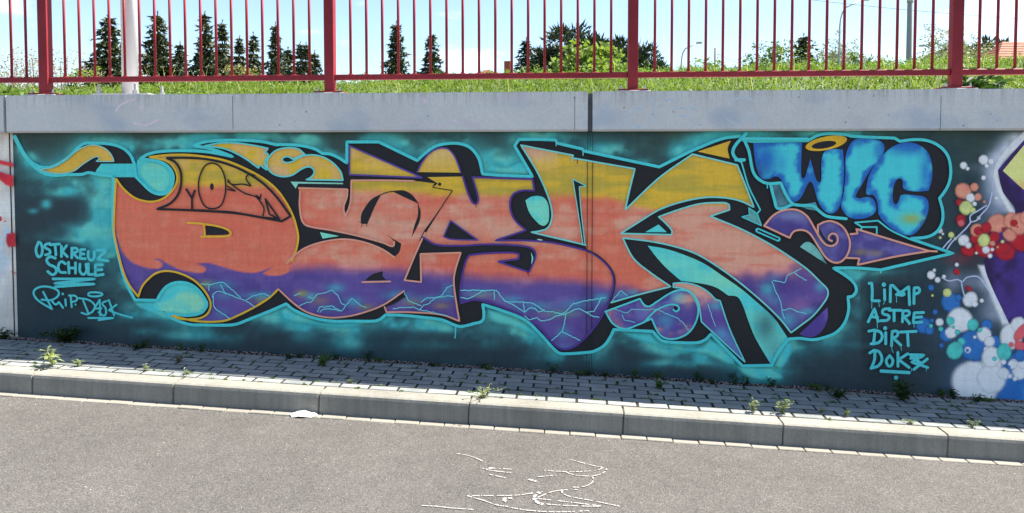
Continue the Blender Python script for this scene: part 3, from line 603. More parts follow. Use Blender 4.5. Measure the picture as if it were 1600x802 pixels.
# A
a1 = fill('letter_top', "546,228! 546,273! 656,277!", main_field, A, grid=3); strokes('letter_top_edge', "546,228! 546,273! 660,278!", 2.6, PURP, A, closed=True)
DM = "652,269! 660,253 672,239 686,232 700,233 710,244 716,258 720,270!"
fill('letter_top', DM, main_field, S, grid=3); strokes('letter_top_edge', DM, 2.4, PURP, S)
strokes('outline', ["467,294! 543,296! 542,308 537,324 539,338! 545,326 548,312 549,282! 600,282 648,283", "469,300 468,320 472,345 480,353 518,360 560,369 600,380 614,385 616,378", "616,402! 596,389 570,379 540,374 510,377 480,386 460,399 448,412", "435,452! 460,475 480,488 510,496 540,495 570,488 600,476 631,455", "632,438! 658,441! 657,397! 720,395! 712,420 709,440 714,480 718,502! 690,492 640,488 604,488! 601,480", "566,441! 610,440", "632,438! 650,395 664,364"], 2.6, PINK, A)
strokes('letter_line', ["648,282! 680,286! 676,293! 707,298! 680,338 664,360! 656,376", "596,304 604,301 614,299"], 1.5, BLACK, A)
for pth in ("564,348! 564,338 568,328 580,312 596,303! 586,322 574,350! 566,350! 557,345!", "612,299! 630,297.6 644,305 655,319!", "653,318! 657,330 656,344 650,358 643,371! 648,352 653,336", "570,438.5! 580,430 592,425.5 598,425 597,431 604,438!"):
    fill('counter', pth, BLACK, A)
strokes('letter_line', "604,478! 618,472 632,463", 3.2, BLACK, A)
fill('letter_dot', ell(687, 288, 2.6), BLACK, A)
# S
strokes('outline', ["723,276! 732,304 740,318 745,318 747,310 742,290 738,277! 832,280! 835,298! 816,298 802,304 797,318 800,336 808,348 822,360! 774,376! 820,376 860,379 890,385 916,392 932,400 950,416 958,432 958,450 952,470 938,498 920,522 900,540 884,546 872,543 860,532 840,510 820,495 790,482 760,472 740,469 720,474! 719,456 722,432 728,408 733,399! 760,396 800,395 811,397! 810,405! 778,409! 820,423 827,425! 836,404 836,394 828,387 800,383 760,382 720,384 680,382 661,371"], 3.0, (66, 46, 124), S)
strokes('letter_shadow', "917,391! 932,398 951,415 960,432 960,450 954,470 949,484", 2.0, BLACK, S)
fill('counter', "704,345! 693,370! 705,374 747,375.5!", BLACK, S); strokes('counter_edge', "704,345! 693,370! 705,374 747,375.5!", 2.2, PURP, S, closed=True)
strokes('shine', ["830,395 832,404 830,413"], 2.2, (110, 190, 190), S, taper=True); strokes('shine', "839,374 848,375.5", 2, (150, 190, 180), S, taper=True)
fill('bubble', "821,313! 832,307 848,308 856,318 858,334 856,348 848,353 836,344 826,330", cloud_field((100, 186, 176), (60, 176, 190)), body)
# K
KE = "814,227! 896,243! 894,247! 992,264! 984,296 977,328! 1030,278 1082,241! 1152,258! 1165,290 1178,324! 1156,314 1130,309 1100,309 1064,316 1030,328 1000,346 970,365! 1049,367! 1050,361 1040,349 1029,339! 1060,328 1092,319 1120,317 1138,319 1140,328! 1110,338! 1160,359 1200,380 1226,396 1260,420 1282,441 1293,453 1293,463 1286,475 1270,494 1252,508 1236,520! 1220,500 1196,476 1156,442 1120,416 1090,398 1060,387 1020,378 973,372! 990,404 1016,426 1048,448! 1000,460 955,473"
strokes('outline', [KE, "814,227! 840,270 856,306 862,328 862,342 856,356 844,361 830,363! 915,383"], 2.5, LT, K)
fill('counter', "895,280! 916,291! 905,292! 908,330 915,384! 911,384! 903,330", BLACK, K); strokes('counter_edge', "895,280! 916,291! 905,292! 908,330 914,382! 911,383! 903,330", 1.5, LT, K, closed=True)
fill('letter_tip', "1090,237! 1142,220! 1137,232 1140,248!", cloud_field((186, 152, 50), (176, 146, 54)), K)
fill('shard', "1008,363! 1029,351! 1042,363!", (72, 184, 194), body)
fill('leaf', "1012,384! 1040,389 1068,398 1100,412 1130,432 1156,450 1180,470 1210,498 1232,530! 1220,552 1206,572! 1180,528 1168,498 1160,476 1152,464 1138,462! 1120,450 1100,444 1064,439! 1040,418 1024,400",
  cloud_field((84, 182, 182), (66, 176, 190), extra=[(1130, 440, 40, 16, (116, 190, 170), .7), (1060, 410, 30, 16, (110, 190, 176), .5), (1196, 510, 16, 22, (56, 90, 96), .75), (1212, 545, 14, 18, (70, 120, 130), .5)]), body, grid=3, label='turquoise leaf shape between the legs')
fill('crescent', "1249,522! 1293,480! 1293,498 1286,515 1272,526 1258,526", cloud_field((82, 68, 146), (66, 52, 128)), body)
strokes('shadow_line', ["1166,209 1150,226 1145,238 1150,248 1158,252", "1150,250! 1163,250!"], 5, TURQ, K)
strokes('shadow_line', "1158,252! 1161,262 1170,292 1188,328! 1183,334", 2.4, TURQ, K)
# curls under the K
SW = cloud_field((70, 60, 134), (96, 96, 160), (176, 120, 130), [(1062, 465, 14, 10, TURQ, .6), (1040, 500, 14, 12, TURQ, .5), (1052, 525, 20, 8, (60, 52, 130), .7), (975, 500, 24, 12, (64, 54, 128), .7), (1075, 470, 10, 12, (196, 140, 130), .5)])
P1 = "946,487! 1000,467! 1006,476 1014,479 1026,472 1046,459 1062,453.5 1078,457 1088,472 1091,488 1085,508 1072,523 1050,530 1032,524 1018,498! 996,508 976,514 958,506"
sw = fill('curl', P1, SW, body, grid=3); strokes('curl_edge', [P1+" 946,487!", "1008,502 1024,486 1040,478 1052,476 1060,479 1061,484 1056,487 1052,484"], 2.8, (68, 174, 190), body)
fill('curl_eye', "1053,478! 1059,481 1057,485 1053,484", BLACK, body)
P2 = "1052,443! 1068,442 1088,446 1106,456 1118,468! 1125,470! 1140,514 1164,566! 1096,503! 1094,488 1090,470 1080,457 1066,451 1052,449!"
fill('curl', P2, lambda x, y, B: blobs(mixc(mixc(np.tile(np.array((196, 140, 132.)), (len(x), 1)), (80, 64, 140), sst(455, 490, y+(N2.fbm(x/14, y/14)-.5)*30)), (84, 120, 176), sst(505, 530, y)*.7), x, y, [(1120, 478, 12, 7, TURQ, .6), (1128, 520, 10, 10, TURQ, .4)]), body, grid=3)
strokes('curl_edge', P2, 2.2, (84, 176, 190), body, closed=True)
# lightning
def bolts(org, L, parent, w=1.3, col=(96, 178, 198)): 
    strokes('lightning', L, w, col, parent, org=org, jit=.42, step=2.6)
bolts((240, 360, 5), ["370,420! 450,425! 535,403! 600,450! 640,490! 680,525!", "520,425! 550,470! 560,495!", "460,520! 475,490 520,480 570,495 650,525! 720,550! 790,600!", "465,515! 475,600 530,645 600,690", "720,550! 790,510 850,495 910,515", "435,425! 432,470!"], D)
bolts((460, 360, 5), ["0,510! 50,490!", "40,590! 80,570 130,560! 150,535 110,520", "150,530! 190,495! 240,490! 295,465! 340,510! 365,570! 400,590! 450,530! 510,580! 560,605!", "180,635! 200,600! 240,600! 290,590! 340,620! 370,630! 400,590!", "200,640! 240,615 300,618 370,632", "990,560! 1040,530! 1100,530! 1160,505! 1190,450! 1240,430!", "980,620! 1010,585! 1060,570! 1100,525! 1180,515! 1245,515!", "770,615! 850,605! 930,600! 985,625! 1070,640! 1200,670!", "860,490! 890,550! 990,590!"], A)
bolts((720, 340, 5), ["0,570! 120,570! 280,570! 340,650! 440,700! 500,740!", "0,625! 50,635! 110,610! 160,580! 200,575!", "350,655! 450,660! 540,665! 600,690! 650,730! 720,740! 790,755! 830,730! 870,680! 960,655! 1060,635! 1130,625!", "265,570! 262,640!"], S, 1.5)
bolts((720, 440, 5), ["500,270! 530,300! 590,285! 640,310! 700,295! 740,270! 800,260! 860,235! 920,210! 980,240! 1040,235! 1070,180! 1100,130!", "820,260! 810,330! 790,390! 710,460!", "790,390! 850,420! 930,460!", "980,240! 1030,270! 1080,280!", "490,170! 500,240! 540,205! 580,210! 610,240! 650,220!"], S, 1.5)
bolts((940, 340, 5), ["80,655! 110,620! 150,570! 200,610!", "1340,490! 1430,510! 1450,450! 1500,430! 1560,470! 1600,490!", "1330,500! 1360,580! 1400,660! 1410,740! 1430,790!", "1410,725! 1470,710! 1540,740! 1600,750!", "1500,430! 1560,400!"], K, 1.3)
bolts((940, 340, 5), ["90,710! 160,740! 200,745! 240,720! 330,720! 440,720! 500,750! 580,780!", "160,760! 180,800! 260,820!", "830,680! 850,740! 870,800! 890,850!", "580,780! 640,830! 680,880!"], body, 1.1)

# ---- crew initials with halo ring
BLU = (30, 88, 168); CT = (58, 172, 192)
WP = "1177,223! 1253,223! 1252,276 1256,279 1260,270 1266,248! 1270,262 1276,282 1281,285 1283,280 1284,248 1290,236 1304,233 1317,234! 1319,266 1316,304 1310,326 1300,334 1288,330 1278,314 1270,288 1266,284 1262,288 1252,308 1242,315.6 1234,310 1224,288 1218,278 1210,276 1202,280 1190,279 1183,266 1179,246"
fill('crew_letter', WP, edge_field(CT, BLU, 1, 9, [(1196, 250, 18, 28, (24, 80, 164), .9), (1186, 268, 10, 12, (40, 66, 120), .6), (1222, 256, 8, 14, (40, 120, 180), .5)]), label='bubble letter W in blue and turquoise', grid=3)
LP = "1337,218 1356,216.4 1376,221 1382,230 1378,244 1360,266 1346,290 1337,307 1342,310 1356,308 1365,312 1369,328 1360,338 1340,342.4 1324,338 1315,326 1314,318 1318,302 1321,270 1321,246 1328,226"
fill('crew_letter', LP, edge_field(CT, BLU, 1, 9, [(1340, 222, 12, 8, (30, 90, 165), .8), (1340, 338, 18, 6, (26, 82, 165), .8), (1372, 235, 8, 14, (34, 96, 170), .7)]), label='bubble letter L in blue and turquoise', grid=3)
CPP = "1408,224 1430,224.4 1448,236 1456,256 1456,280 1451,298! 1436,299.6 1418,298 1411,294 1410,282 1405,279 1399,284 1395,300 1396,316 1400,319.6 1405,312 1408,305 1428,305 1446,309 1451,320 1448,338 1438,356 1426,367 1416,367.6 1400,362 1380,346 1372,334! 1372,328 1370,314 1364,305 1354,304 1354,292 1358,274 1370,254 1388,234"
fill('crew_letter', CPP, edge_field(CT, BLU, 1, 10, [(1420, 232, 30, 10, (28, 84, 166), .8), (1446, 270, 8, 30, (30, 90, 170), .7), (1424, 342, 16, 8, (140, 146, 70), .8), (1410, 310, 8, 5, (30, 96, 180), .6)]), label='bubble letter C in blue with a mustard blush', grid=3)
hr = fill('halo_ring', ell(1291, 224, 33, 10.5, -.2, 28), cloud_field((190, 152, 42), (176, 140, 44)), label='mustard halo ring over the crew initials'); fill('ring_hole', ell(1287.5, 226.5, 19.5, 5.6, -.16, 24), BLACK, hr)
fill('shade_strip', "1204,288! 1220,286! 1228,306 1236,320 1216,326! 1210,312", cloud_field((70, 120, 138), (56, 90, 110)), body); fill('shade_strip', "1248,321! 1274,316! 1280,330! 1262,327", (72, 130, 150), body)
strokes('shadow_line', ["1162,217 1170,236 1176,266 1183,278 1198,286.5 1220,286! 1228,304 1238,318 1250,321 1270,322 1280,330 1292,338 1322,342", "1204,288! 1210,312 1216,326 1238,320", "1160,217! 1262,217.5!"], 4.6, TURQ, body)
ar = fill('arrow', "1170,325! 1183,334! 1190,353! 1159,339! 1171,336!", cloud_field((76, 150, 156), (96, 140, 146)), body); strokes('arrow_edge', "1170,325! 1183,334! 1190,353! 1159,339! 1171,336!", 1.8, TURQ, body, closed=True)
strokes('bar', "1184,360! 1216,374!", 7.5, TURQ, body); strokes('bar_core', "1185,360.5! 1215,373.5!", 3, BLACK, body)
fill('shard', "1250,386! 1258,379 1266,379 1278,390 1292,413!", cloud_field((96, 160, 166), (70, 120, 136)), body)
SC = cloud_field((66, 60, 128), (88, 84, 150), extra=[(1244, 336, 26, 9, (110, 130, 170), .6), (1284, 375, 12, 20, (110, 130, 170), .4), (1345, 394, 12, 5, (130, 120, 70), .6), (1368, 396, 12, 5, (120, 110, 80), .6), (1240, 355, 24, 8, (62, 48, 116), .7)])
P3 = "1194,353! 1208,337 1224,329 1244,328 1260,337 1270,352 1278,366! 1278,352! 1288,347 1300,346 1316,354 1326,370 1328,384 1324,398 1314,409 1302,410 1290,402 1278,384 1266,366 1256,360 1242,361 1236,367 1234,372!"
sc = fill('scroll', P3, SC, grid=3, label='purple scroll outlined in pink below the crew initials'); strokes('scroll_core', "1277,352 1284,367 1293,379 1300,380.5 1304,375 1301,370", 3, BLACK, sc)
strokes('scroll_edge', [P3+" 1194,353!", "1270,352 1280,370 1290,382 1300,384.5 1308,379 1308,369 1302,365 1296,368 1295,374 1300,377"], 3.0, PINK, sc)
P4 = "1329,366! 1340,365! 1338,358! 1400,377 1452,392.5! 1400,401 1340,414! 1343,404! 1322,403! 1327,392 1329,380"
fill('arrow_head', P4, SC, sc, grid=3); strokes('arrow_edge', ["1329,366! 1340,365! 1338,358! 1400,377 1452,392.5! 1464,393!", "1452,392.5! 1400,401 1340,414! 1343,404! 1321,403!"], 3.0, PINK, sc)
strokes('shadow_line', ["1336,348! 1372,345! 1392,360 1422,374! 1490,396!", "1336,348! 1347,355! 1370,355!", "1347,355! 1345,359!", "1370,355! 1370,365!", "1376,423! 1376,426!"], 2.6, TURQ, body)
strokes('drip', ["712,512! 711,528!", "1199,287! 1199,294!"], 2.0, TURQ, sh_line)
for pth, wd in (("744,318! 744,324!", 1), ("824,424! 826,431!", 1.2), ("902,250! 902,256!", 1.2), ("566,350! 565,355!", 1), ("573,350! 573,354!", 1)):
    strokes('drip', pth, wd, BLACK, body)
strokes('drip', ["869,222! 869,228!", "911,236! 911,243!", "894,248! 894,253!"], 1.5, LT, sh_line)

# ---- names and tags
TG = (62, 166, 184)
def word(name, label, org, width, L, dotsL=()):
    o = strokes(name, L, width, TG, label=label, org=org, step=1.5)
    for cx, cy, r in dotsL: fill('dot', ell(org[0]+cx/org[2], org[1]+cy/org[2], r/org[2], n=12), TG, o)
B0 = (0, 360, 5)
word('tag_lettering', 'word OSTKREUZ in turquoise block letters', B0, 4.2, ["300,95 281,150 297,205 320,200 331,150 318,100 300,93", "388,103! 355,112 352,135 386,155 390,180 355,192", "392,113! 465,107!", "430,110! 437,193!", "480,125! 480,205!", "520,120! 486,165! 526,205!", "563,140! 560,215!", "560,140! 600,142 606,163 570,178! 606,216!", "662,150! 630,150! 625,220! 667,222!", "628,185! 656,185!", "690,165! 690,210 713,235 735,212 736,165!", "760,155! 835,155! 760,225! 846,240!"])
word('tag_lettering', 'word SCHULE in turquoise block letters above underlines', B0, 4.2, ["432,218! 392,207 365,230 382,265 430,290 440,325 410,347 373,322", "512,262! 477,246 455,282 470,325 512,330", "535,250! 540,335!", "590,255! 590,335!", "537,295! 590,295!", "625,265! 625,320 650,345 675,320 672,265!", "690,262! 690,345! 726,345!", "800,270! 745,270! 745,355! 806,345!", "745,310! 796,308!"])
word('tag_underline', 'zigzag turquoise underlines beneath the school name', B0, 4.0, ["415,380! 742,380! 425,415! 740,420! 430,442!"])
word('tag_lettering', 'word RIP in looped turquoise script', B0, 3.2, ["405,615! 295,545 262,485 300,447 380,442 452,472 455,510 400,545 325,542", "338,482! 405,612!", "400,545! 435,580 460,560! 492,605!", "510,540! 515,588!", "552,510! 560,600!", "540,510! 592,515 600,545 556,562"], [(490, 497, 11), (590, 580, 9)])
word('tag_lettering', 'turquoise scribbled signature under a small halo', B0, 3.0, ["638,645! 690,655 742,600 700,548 618,530", "650,548! 692,652!", "720,640! 780,540! 782,665!", "745,612! 792,610!", "835,552! 800,572 826,612 817,665 770,640", "850,545! 892,665!", "910,582! 850,625! 930,655 1032,682!", "690,685! 888,685! 770,702!", "745,484 795,492 802,504 745,517 690,508 694,490 745,484"])
N0 = (1280, 420, 5)
word('name_lettering', 'name LIMP in turquoise capitals', N0, 4.4, ["390,115! 410,112! 415,180 412,250! 470,252!", "510,165! 512,242!", "555,258! 557,132! 575,130! 632,190! 700,140! 706,280!", "603,203! 635,182 664,202 603,203", "740,272! 742,150! 778,152 780,183 745,200"], [(505, 125, 18)])
word('name_lettering', 'name ASTRE in turquoise capitals', N0, 4.4, ["383,415! 432,312! 460,412!", "402,375! 456,380!", "552,312! 502,320 497,350 545,370 535,400 480,407", "547,325! 640,325!", "585,330! 585,407!", "650,415! 655,330! 700,333 700,360 662,375! 706,427!", "815,342! 742,345! 735,422! 802,417!", "740,382! 800,377!"])
word('name_lettering', 'name DIRT in turquoise capitals', N0, 4.4, ["388,488! 430,480! 480,498 492,540 462,578 405,587!", "436,480! 425,588!", "520,500! 520,587!", "565,602! 570,490! 612,492 606,528 577,540! 637,597!", "635,495! 757,490!", "690,497! 696,602!"], [(515, 465, 16)])
word('name_lettering', 'name DOK with a crossed box in turquoise', N0, 4.4, ["395,658! 430,637! 470,652 490,710 462,758 405,778!", "436,645! 432,710 408,775!", "550,680 576,720 550,762 524,720 550,680", "615,655! 615,762!", "692,665! 620,710! 702,772!", "710,672! 820,675! 722,730! 848,772!", "715,700! 800,690!", "845,705! 740,787!", "720,690! 800,740!"])
word('tag_underline', 'short turquoise underline with a dot below the names', (1280, 480, 5), 5.2, ["484,500! 702,512!"], [(600, 552, 17)])
strokes('drip', ["412,255! 410,310!", "465,258! 470,298!", "515,245! 503,278!", "603,205! 605,262!", "705,280! 703,292!", "452,412! 455,465!", "738,425! 742,460!", "700,425! 700,440!", "565,600! 570,640 580,655", "637,597! 643,638!", "722,780! 720,800!", "838,780! 836,800!"], 1.0, TG, org=N0)
# red marks on the bare panel
for pth in ("-60,236! 0,249! 22,254! 22,263! 0,258! -60,250!", "-60,262! 0,267! 22,274! 22,294! 8,290 0,283! -60,272!", "9,364! 25,362! 26,386! 12,388! 8,378", "16,421! 27,426! 27,431! 17,426!"):
    fill('spray_mark', pth, lambda x, y, B: cloud_field((176, 40, 56), (150, 34, 52))(x, y, B), soft=3, grid=1.5)
fill('spray_dot', ell(1, 342, 1.8, 4), (170, 40, 60)); fill('spray_dot', ell(8, 346, 1.2), (170, 40, 60))

# vertical joints of the wall: dark strips stand in for shade in the recesses
def vstrip(name, px, py0, py1, wpx, mat, parent, y, **k):
    a = on_y(px-wpx/2, 300, y); b = on_y(px+wpx/2, 300, y); zt = ZB-.001 if py0 is None else on_y(px, py0, y).z; zb = gz(a.x)+KH-.05 if py1 is None else on_y(px, py1, y).z
    me = box(name, (a.x, b.x, y, y+.004, zb, zt), mat); return link(name, me, parent, **k)
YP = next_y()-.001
for px in (917.8, 925.6): vstrip('joint_shade_strip', px, None, None, .9, RUBBER, wall, YP)
vstrip('joint_shade_strip', 16.5, None, None, 1.3, RUBBER, wall, .006)

# ------------------------------------------------------------------ coping beams
CF = -.08                              # coping front
def coping(px0, px1, label):
    x0 = on_y(px0, 175, CF).x; x1 = on_y(px1, 175, CF).x
    bm = bmesh.new(); box_bm(bm, x0, x1, CF, .66, ZB, ZT)
    for v in bm.verts:
        if v.co.z > 2.1 and v.co.y > .3: v.co.z += .022
    fe = [e for e in bm.edges if all(v.co.z < 2.1 and v.co.y < 0 for v in e.verts)]
    bmesh.ops.bevel(bm, geom=fe, offset=.014, segments=1, affect='EDGES')
    bmesh.ops.bevel(bm, geom=[e for e in bm.edges if e.calc_length() > .03 and all(v.co.z > 2.1 for v in e.verts)], offset=.006, segments=2, affect='EDGES')
    return link('coping_beam', bm_mesh('coping_beam', bm, COPING), label=label, cat='coping', group='concrete coping beams on the retaining wall'), x0, x1
c1, _, xe = coping(-900, 5, 'concrete coping beam over the bare wall panel with red marks')
c2, xs2, xe2 = coping(9.5, 918.5, 'long concrete coping beam carrying the white mast')
c3, xs3, _ = coping(926, 2600, 'concrete coping beam above the crew initials and name list')
for xa, xb, nm in ((xe, xs2, 'joint'), (xe2, xs3, 'joint')):
    link('joint_filler', box('joint_filler', (xa+.001, xb-.001, CF+.035, .64, ZB+.004, ZT-.012), mat_plain('filler_grey', (.13, .13, .14), .8, .2)), c2)
for px, par in ((365.5, c2), (897.5, c2), (1467, c3)): vstrip('seam', px, 150, 203, .7, RUBBER, par, CF-.0006)

# washed-off scribbles left on the coping
strokes('faded_scribble', ["780,660 740,645 700,670 695,720 730,760 790,755 830,720", "820,580 850,610 840,650 850,700", "880,640 910,595 960,600 970,620", "980,650 1060,640 1100,660", "1000,690 1050,700 1090,740 1120,745", "1300,600 1380,580 1450,610", "1280,710 1350,740 1430,690 1440,760"], 3.0, (146, 162, 184), c3, org=(800, 0, 3.81), yfix=CF-.0004)
strokes('faded_scribble', ["690,660 720,625 800,590", "830,640 850,630 845,660", "800,735 870,745 940,715"], 3.0, (172, 166, 186), c2, org=(0, 0, 3.81), yfix=CF-.0004)
strokes('faded_scribble', ["985,590 1010,600 1000,610", "1170,715 1190,720", "1090,750 1105,755"], 3.6, (168, 160, 188), c2, org=(400, 0, 3.81), yfix=CF-.0004)
# ------------------------------------------------------------------ red railing
YF = CF+.29
rail = empty('red_railing', (0, YF, ZT), label='red painted steel railing with thin upright bars on the coping', cat='railing')
P0, PS = -4.3633, 2.4004
ZR0 = on_y(820, 122.8, YF-.02).z; ZR1 = on_y(820, 114.0, YF-.02).z; RT = ZT+1.02
pk = tube('picket', [(0, 0, ZR1-ZT-.003), (0, 0, RT-ZT+.002)], .0108, RED, 10)
weld = box('weld', (-.017, .017, -.013, .013, ZR1-ZT-.001, ZR1-ZT+.007), RED, .003)
pm = box('post', (-.039, .039, -.039, .039, .036, 1.06), RED, .006, 2)
plate = box('base_plate', (-.115, .115, -.07, .07, .026, .0385), RED, .003); pad = box('mortar_pad', (-.13, .13, -.085, .085, 0.0, .0265), MORTAR, .004)
def bolt_mesh(h=.045, r=.011):
    bm = bmesh.new()
    bmesh.ops.create_cone(bm, cap_ends=True, segments=6, radius1=r*1.7, radius2=r*1.7, depth=h*.35, matrix=Matrix.Translation((0, 0, h*.18)))
    bmesh.ops.create_cone(bm, cap_ends=True, segments=8, radius1=r, radius2=r*.9, depth=h, matrix=Matrix.Translation((0, 0, h*.5)))
    return bm_mesh('bolt', bm, STEEL)
bolt = bolt_mesh(.03, .007); bigbolt = bolt_mesh(.085, .014)
for i in range(-2, 6):
    x = P0+i*PS; p = link('post', pm, rail, (x, 0, 0))
    link('mortar_pad', pad, p); link('base_plate', plate, p)
    for sx in (-.09, .09): link('bolt', bolt, p, (sx, -.045, .0384))
    link('bottom_rail', box('bottom_rail', (x+.0395, x+PS-.0395, -.02, .02, ZR0-ZT, ZR1-ZT), RED, .004), rail)
    link('top_rail', box('top_rail', (x+.0395, x+PS-.0395, -.025, .025, RT-ZT, RT-ZT+.04), RED, .004), rail)
    for k in range(17):
        q = link('picket', pk, rail, (x+.168+k*(PS-.336)/16, 0, 0))
        link('weld', weld, q)

# white mast behind the railing
mb = on_y(199.5, 140, .42); mast = empty('white_mast', (mb.x, .46, ZT+.016), label='thick white lamp mast bolted to the coping behind the railing', cat='mast')
V, Fc = tube_data([(0, 0, .029), (0, 0, 1.5), (0, 0, 3.5), (0, 0, 6.0)], [.066, .064, .058, .05], 24); link('pole', mesh('pole', V, Fc, WHITE, True), mast)
link('base_plate', box('base_plate', (-.25, .25, -.16, .16, 0.0, .03), STEEL, .004), mast)
for sx, sy in ((-.27+.06, -.11), (.11, -.11), (-.08, .12), (.215, .12)): link('anchor_bolt', bigbolt, mast, (sx, sy, .0295))

# ------------------------------------------------------------------ grass on the bank
def blades(rng, n, xf, yf, hlo, hhi, wlo, whi, zf, bend=.5):
    V = np.zeros((n, 5, 3)); 
    x = xf(n); y = yf(n); z = np.array([zf(a, b) for a, b in zip(x, y)]); h = rng.uniform(hlo, hhi, n)*(.6+.8*N2.fbm(x*1.3+40, y*1.3+40)); wd = rng.uniform(wlo, whi, n); a = rng.uniform(0, 6.283, n); b = rng.uniform(.1, bend, n)*h
    dx, dy = np.cos(a), np.sin(a); lx, ly = np.cos(a+1.57), np.sin(a+1.57)
    for i, (t, ww) in enumerate(((0, 1), (0, -1), (.55, .9), (.55, -.9), (1, 0))):
        V[:, i, 0] = x+dx*wd*ww*.5+lx*b*t*t; V[:, i, 1] = y+dy*wd*ww*.5+ly*b*t*t; V[:, i, 2] = z-.01+h*t*(1-.12*t)
    base = np.arange(n)[:, None]*5
    F4 = np.concatenate([base+np.array([0, 1, 3, 2])], 0); F3 = base+np.array([2, 3, 4])
    return V.reshape(-1, 3), F4.tolist()+F3.tolist()
rng = np.random.RandomState(5)
n = 64000
yy = lambda n: .72+6.4*rng.rand(n)**1.25
ycur = yy(n); xcur = rng.uniform(-1, 1, n)*(4.9+.82*ycur)
V, Fc = blades(rng, n, lambda k: xcur, lambda k: ycur, .035, .1, .006, .015, bank, .8)
link('grass', mesh('grass', V, Fc, GRASS), label='sunlit green grass covering the bank behind the railing', cat='grass', kind='stuff')
# broad-leaved herbs mixed in the grass and taller stalks on the crest
def leaf_cloud(rng, C, rad, n, lo, hi, flat=.6):
    """n small leaf quads in an ellipsoid"""
    V = []; Fc = []
    for i in range(n):
        d = rng.normal(size=3); d /= np.linalg.norm(d); r = rng.rand()**.45; p = np.array(C)+d*np.array(rad)*r
        u = rng.normal(size=3); u[2] *= flat; u /= np.linalg.norm(u); v = np.cross(u, rng.normal(size=3)); v /= np.linalg.norm(v)
        s = rng.uniform(lo, hi); b = len(V)
        V += [p-u*s, p+v*s*.5, p+u*s, p-v*s*.5]; Fc.append((b, b+1, b+2, b+3))
    return V, Fc
V, Fc = [], []
for i in range(2600):
    y = .8+6.3*rng.rand()**.8; x = rng.uniform(-1, 1)*(4.9+.82*y); c = (x, y, bank(x, y)+rng.uniform(.03, .1))
    v, f = leaf_cloud(rng, c, (.07, .07, .05), 12, .008, .02); b = len(V); V += v; Fc += [tuple(k+b for k in q) for q in f]
for i in range(420):
    x = rng.uniform(-9.5, 9.5); y = rng.uniform(5.2, 7.6); z = bank(x, y); h = (.6 if x > 2 else 1)*rng.uniform(.05, .24)*(.5+1.1*N1.v(np.array([x*.7+30.]), np.array([3.]))[0])
    lean = rng.uniform(-.15, .15); b = len(V)
    V += [(x-.004, y, z), (x+.004, y, z), (x+lean*h, y, z+h)]; Fc.append((b, b+1, b+2))
    for k in range(rng.randint(3, 9)):
        t = rng.uniform(.25, 1); v, f = leaf_cloud(rng, (x+lean*h*t+rng.uniform(-.03, .03), y, z+h*t), (.04, .04, .03), 2, .014, .034); b = len(V); V += v; Fc += [tuple(q+b for q in g) for g in f]
link('herbs', mesh('herbs', V, Fc, mat_leaf('herb_leaves', (.07, .135, .018), (.16, .235, .045), .42, 1.5)), label='leafy wild herbs growing through the bank grass', cat='herbs', kind='stuff')
V, Fc = blades(rng, 220, lambda k: rng.uniform(-6, 7, k), lambda k: rng.uniform(.75, 4, k), .2, .38, .004, .008, bank, .9)
link('dry_grass', mesh('dry_grass', V, Fc, mat_leaf('dry_grass', (.3, .3, .14), (.45, .42, .25), .4, 2)), label='pale dry grass stalks scattered over the bank', cat='grass', kind='stuff')

def leafy_plant(name, loc, h, spread, nst, mat, llo, lhi, label, cat='plant', group=None, rng=rng, stemmat=None, lw=.4):
    o = empty(name, loc, label=label, cat=cat, group=group); V, Fc, SV, SF = [], [], [], []
    for s in range(nst):
        a = rng.uniform(0, 6.28); hh = h*rng.uniform(.55, 1); sp = spread*rng.uniform(.2, 1)
        pts = [(math.cos(a)*sp*t*t, math.sin(a)*sp*t*t, hh*t*(1.15-.15*t)) for t in (0, .35, .7, 1)]
        v, f = tube_data(pts, [.004*h/.2+.001, .003*h/.2+.001, .002*h/.2+.0008, .001], 4); b = len(SV); SV += v; SF += [tuple(k+b for k in q) for q in f]
        for k in range(rng.randint(6, 11)):
            t = rng.uniform(.1, 1); q = 3*t; i = min(2, int(q)); p = np.array(pts[i])*(1-q+i)+np.array(pts[i+1])*(q-i)
            d = rng.normal(size=3); d[2] = abs(d[2])*.6; d /= np.linalg.norm(d); L = rng.uniform(llo, lhi); sd = np.cross(d, (0, 0, 1)); sd /= np.linalg.norm(sd)+1e-6; b = len(V)
            V += [p, p+d*L*.5+sd*L*lw*.5+np.array((0, 0, L*.1)), p+d*L-np.array((0, 0, L*.15)), p+d*L*.5-sd*L*lw*.5+np.array((0, 0, L*.1))]; Fc.append((b, b+1, b+2, b+3))
    link('stem', mesh('stem', SV, SF, stemmat or mat), o); link('leaves', mesh('leaves', V, Fc, mat), o)
    return o
p = on_y(1535, 138, .95); leafy_plant('dock_plant', (p.x, .98, 2.2), .30, .3, 16, mat_leaf('dock_leaves', (.02, .055, .015), (.05, .1, .03), .2, 5), .08, .2, 'dark broad-leaved dock plant by the end of the railing', lw=.55)
p = on_y(12, 138, .9); leafy_plant('dock_plant', (p.x, 1.0, 2.2), .22, .2, 12, WEED, .06, .14, 'dark leafy clump at the bare-panel end of the coping', lw=.5)
for px, top, lab in ((430/3.81, 97, 'tall leafy weed rising behind the first red post'), (540/3.81, 103, 'leafy weed on the crest below the widest spruce'), (800+1190/3.81, 93, 'big-leaved weed on the crest beside the short grey pole')):
    q = at_dist(px, top, 11.6); z = bank(q.x, q.y); leafy_plant('crest_weed', (q.x, q.y, z), max(.12, q.z-z), .25, 9, MIDGREEN if px > 600 else FRESH, .06, .13, lab, lw=.5)

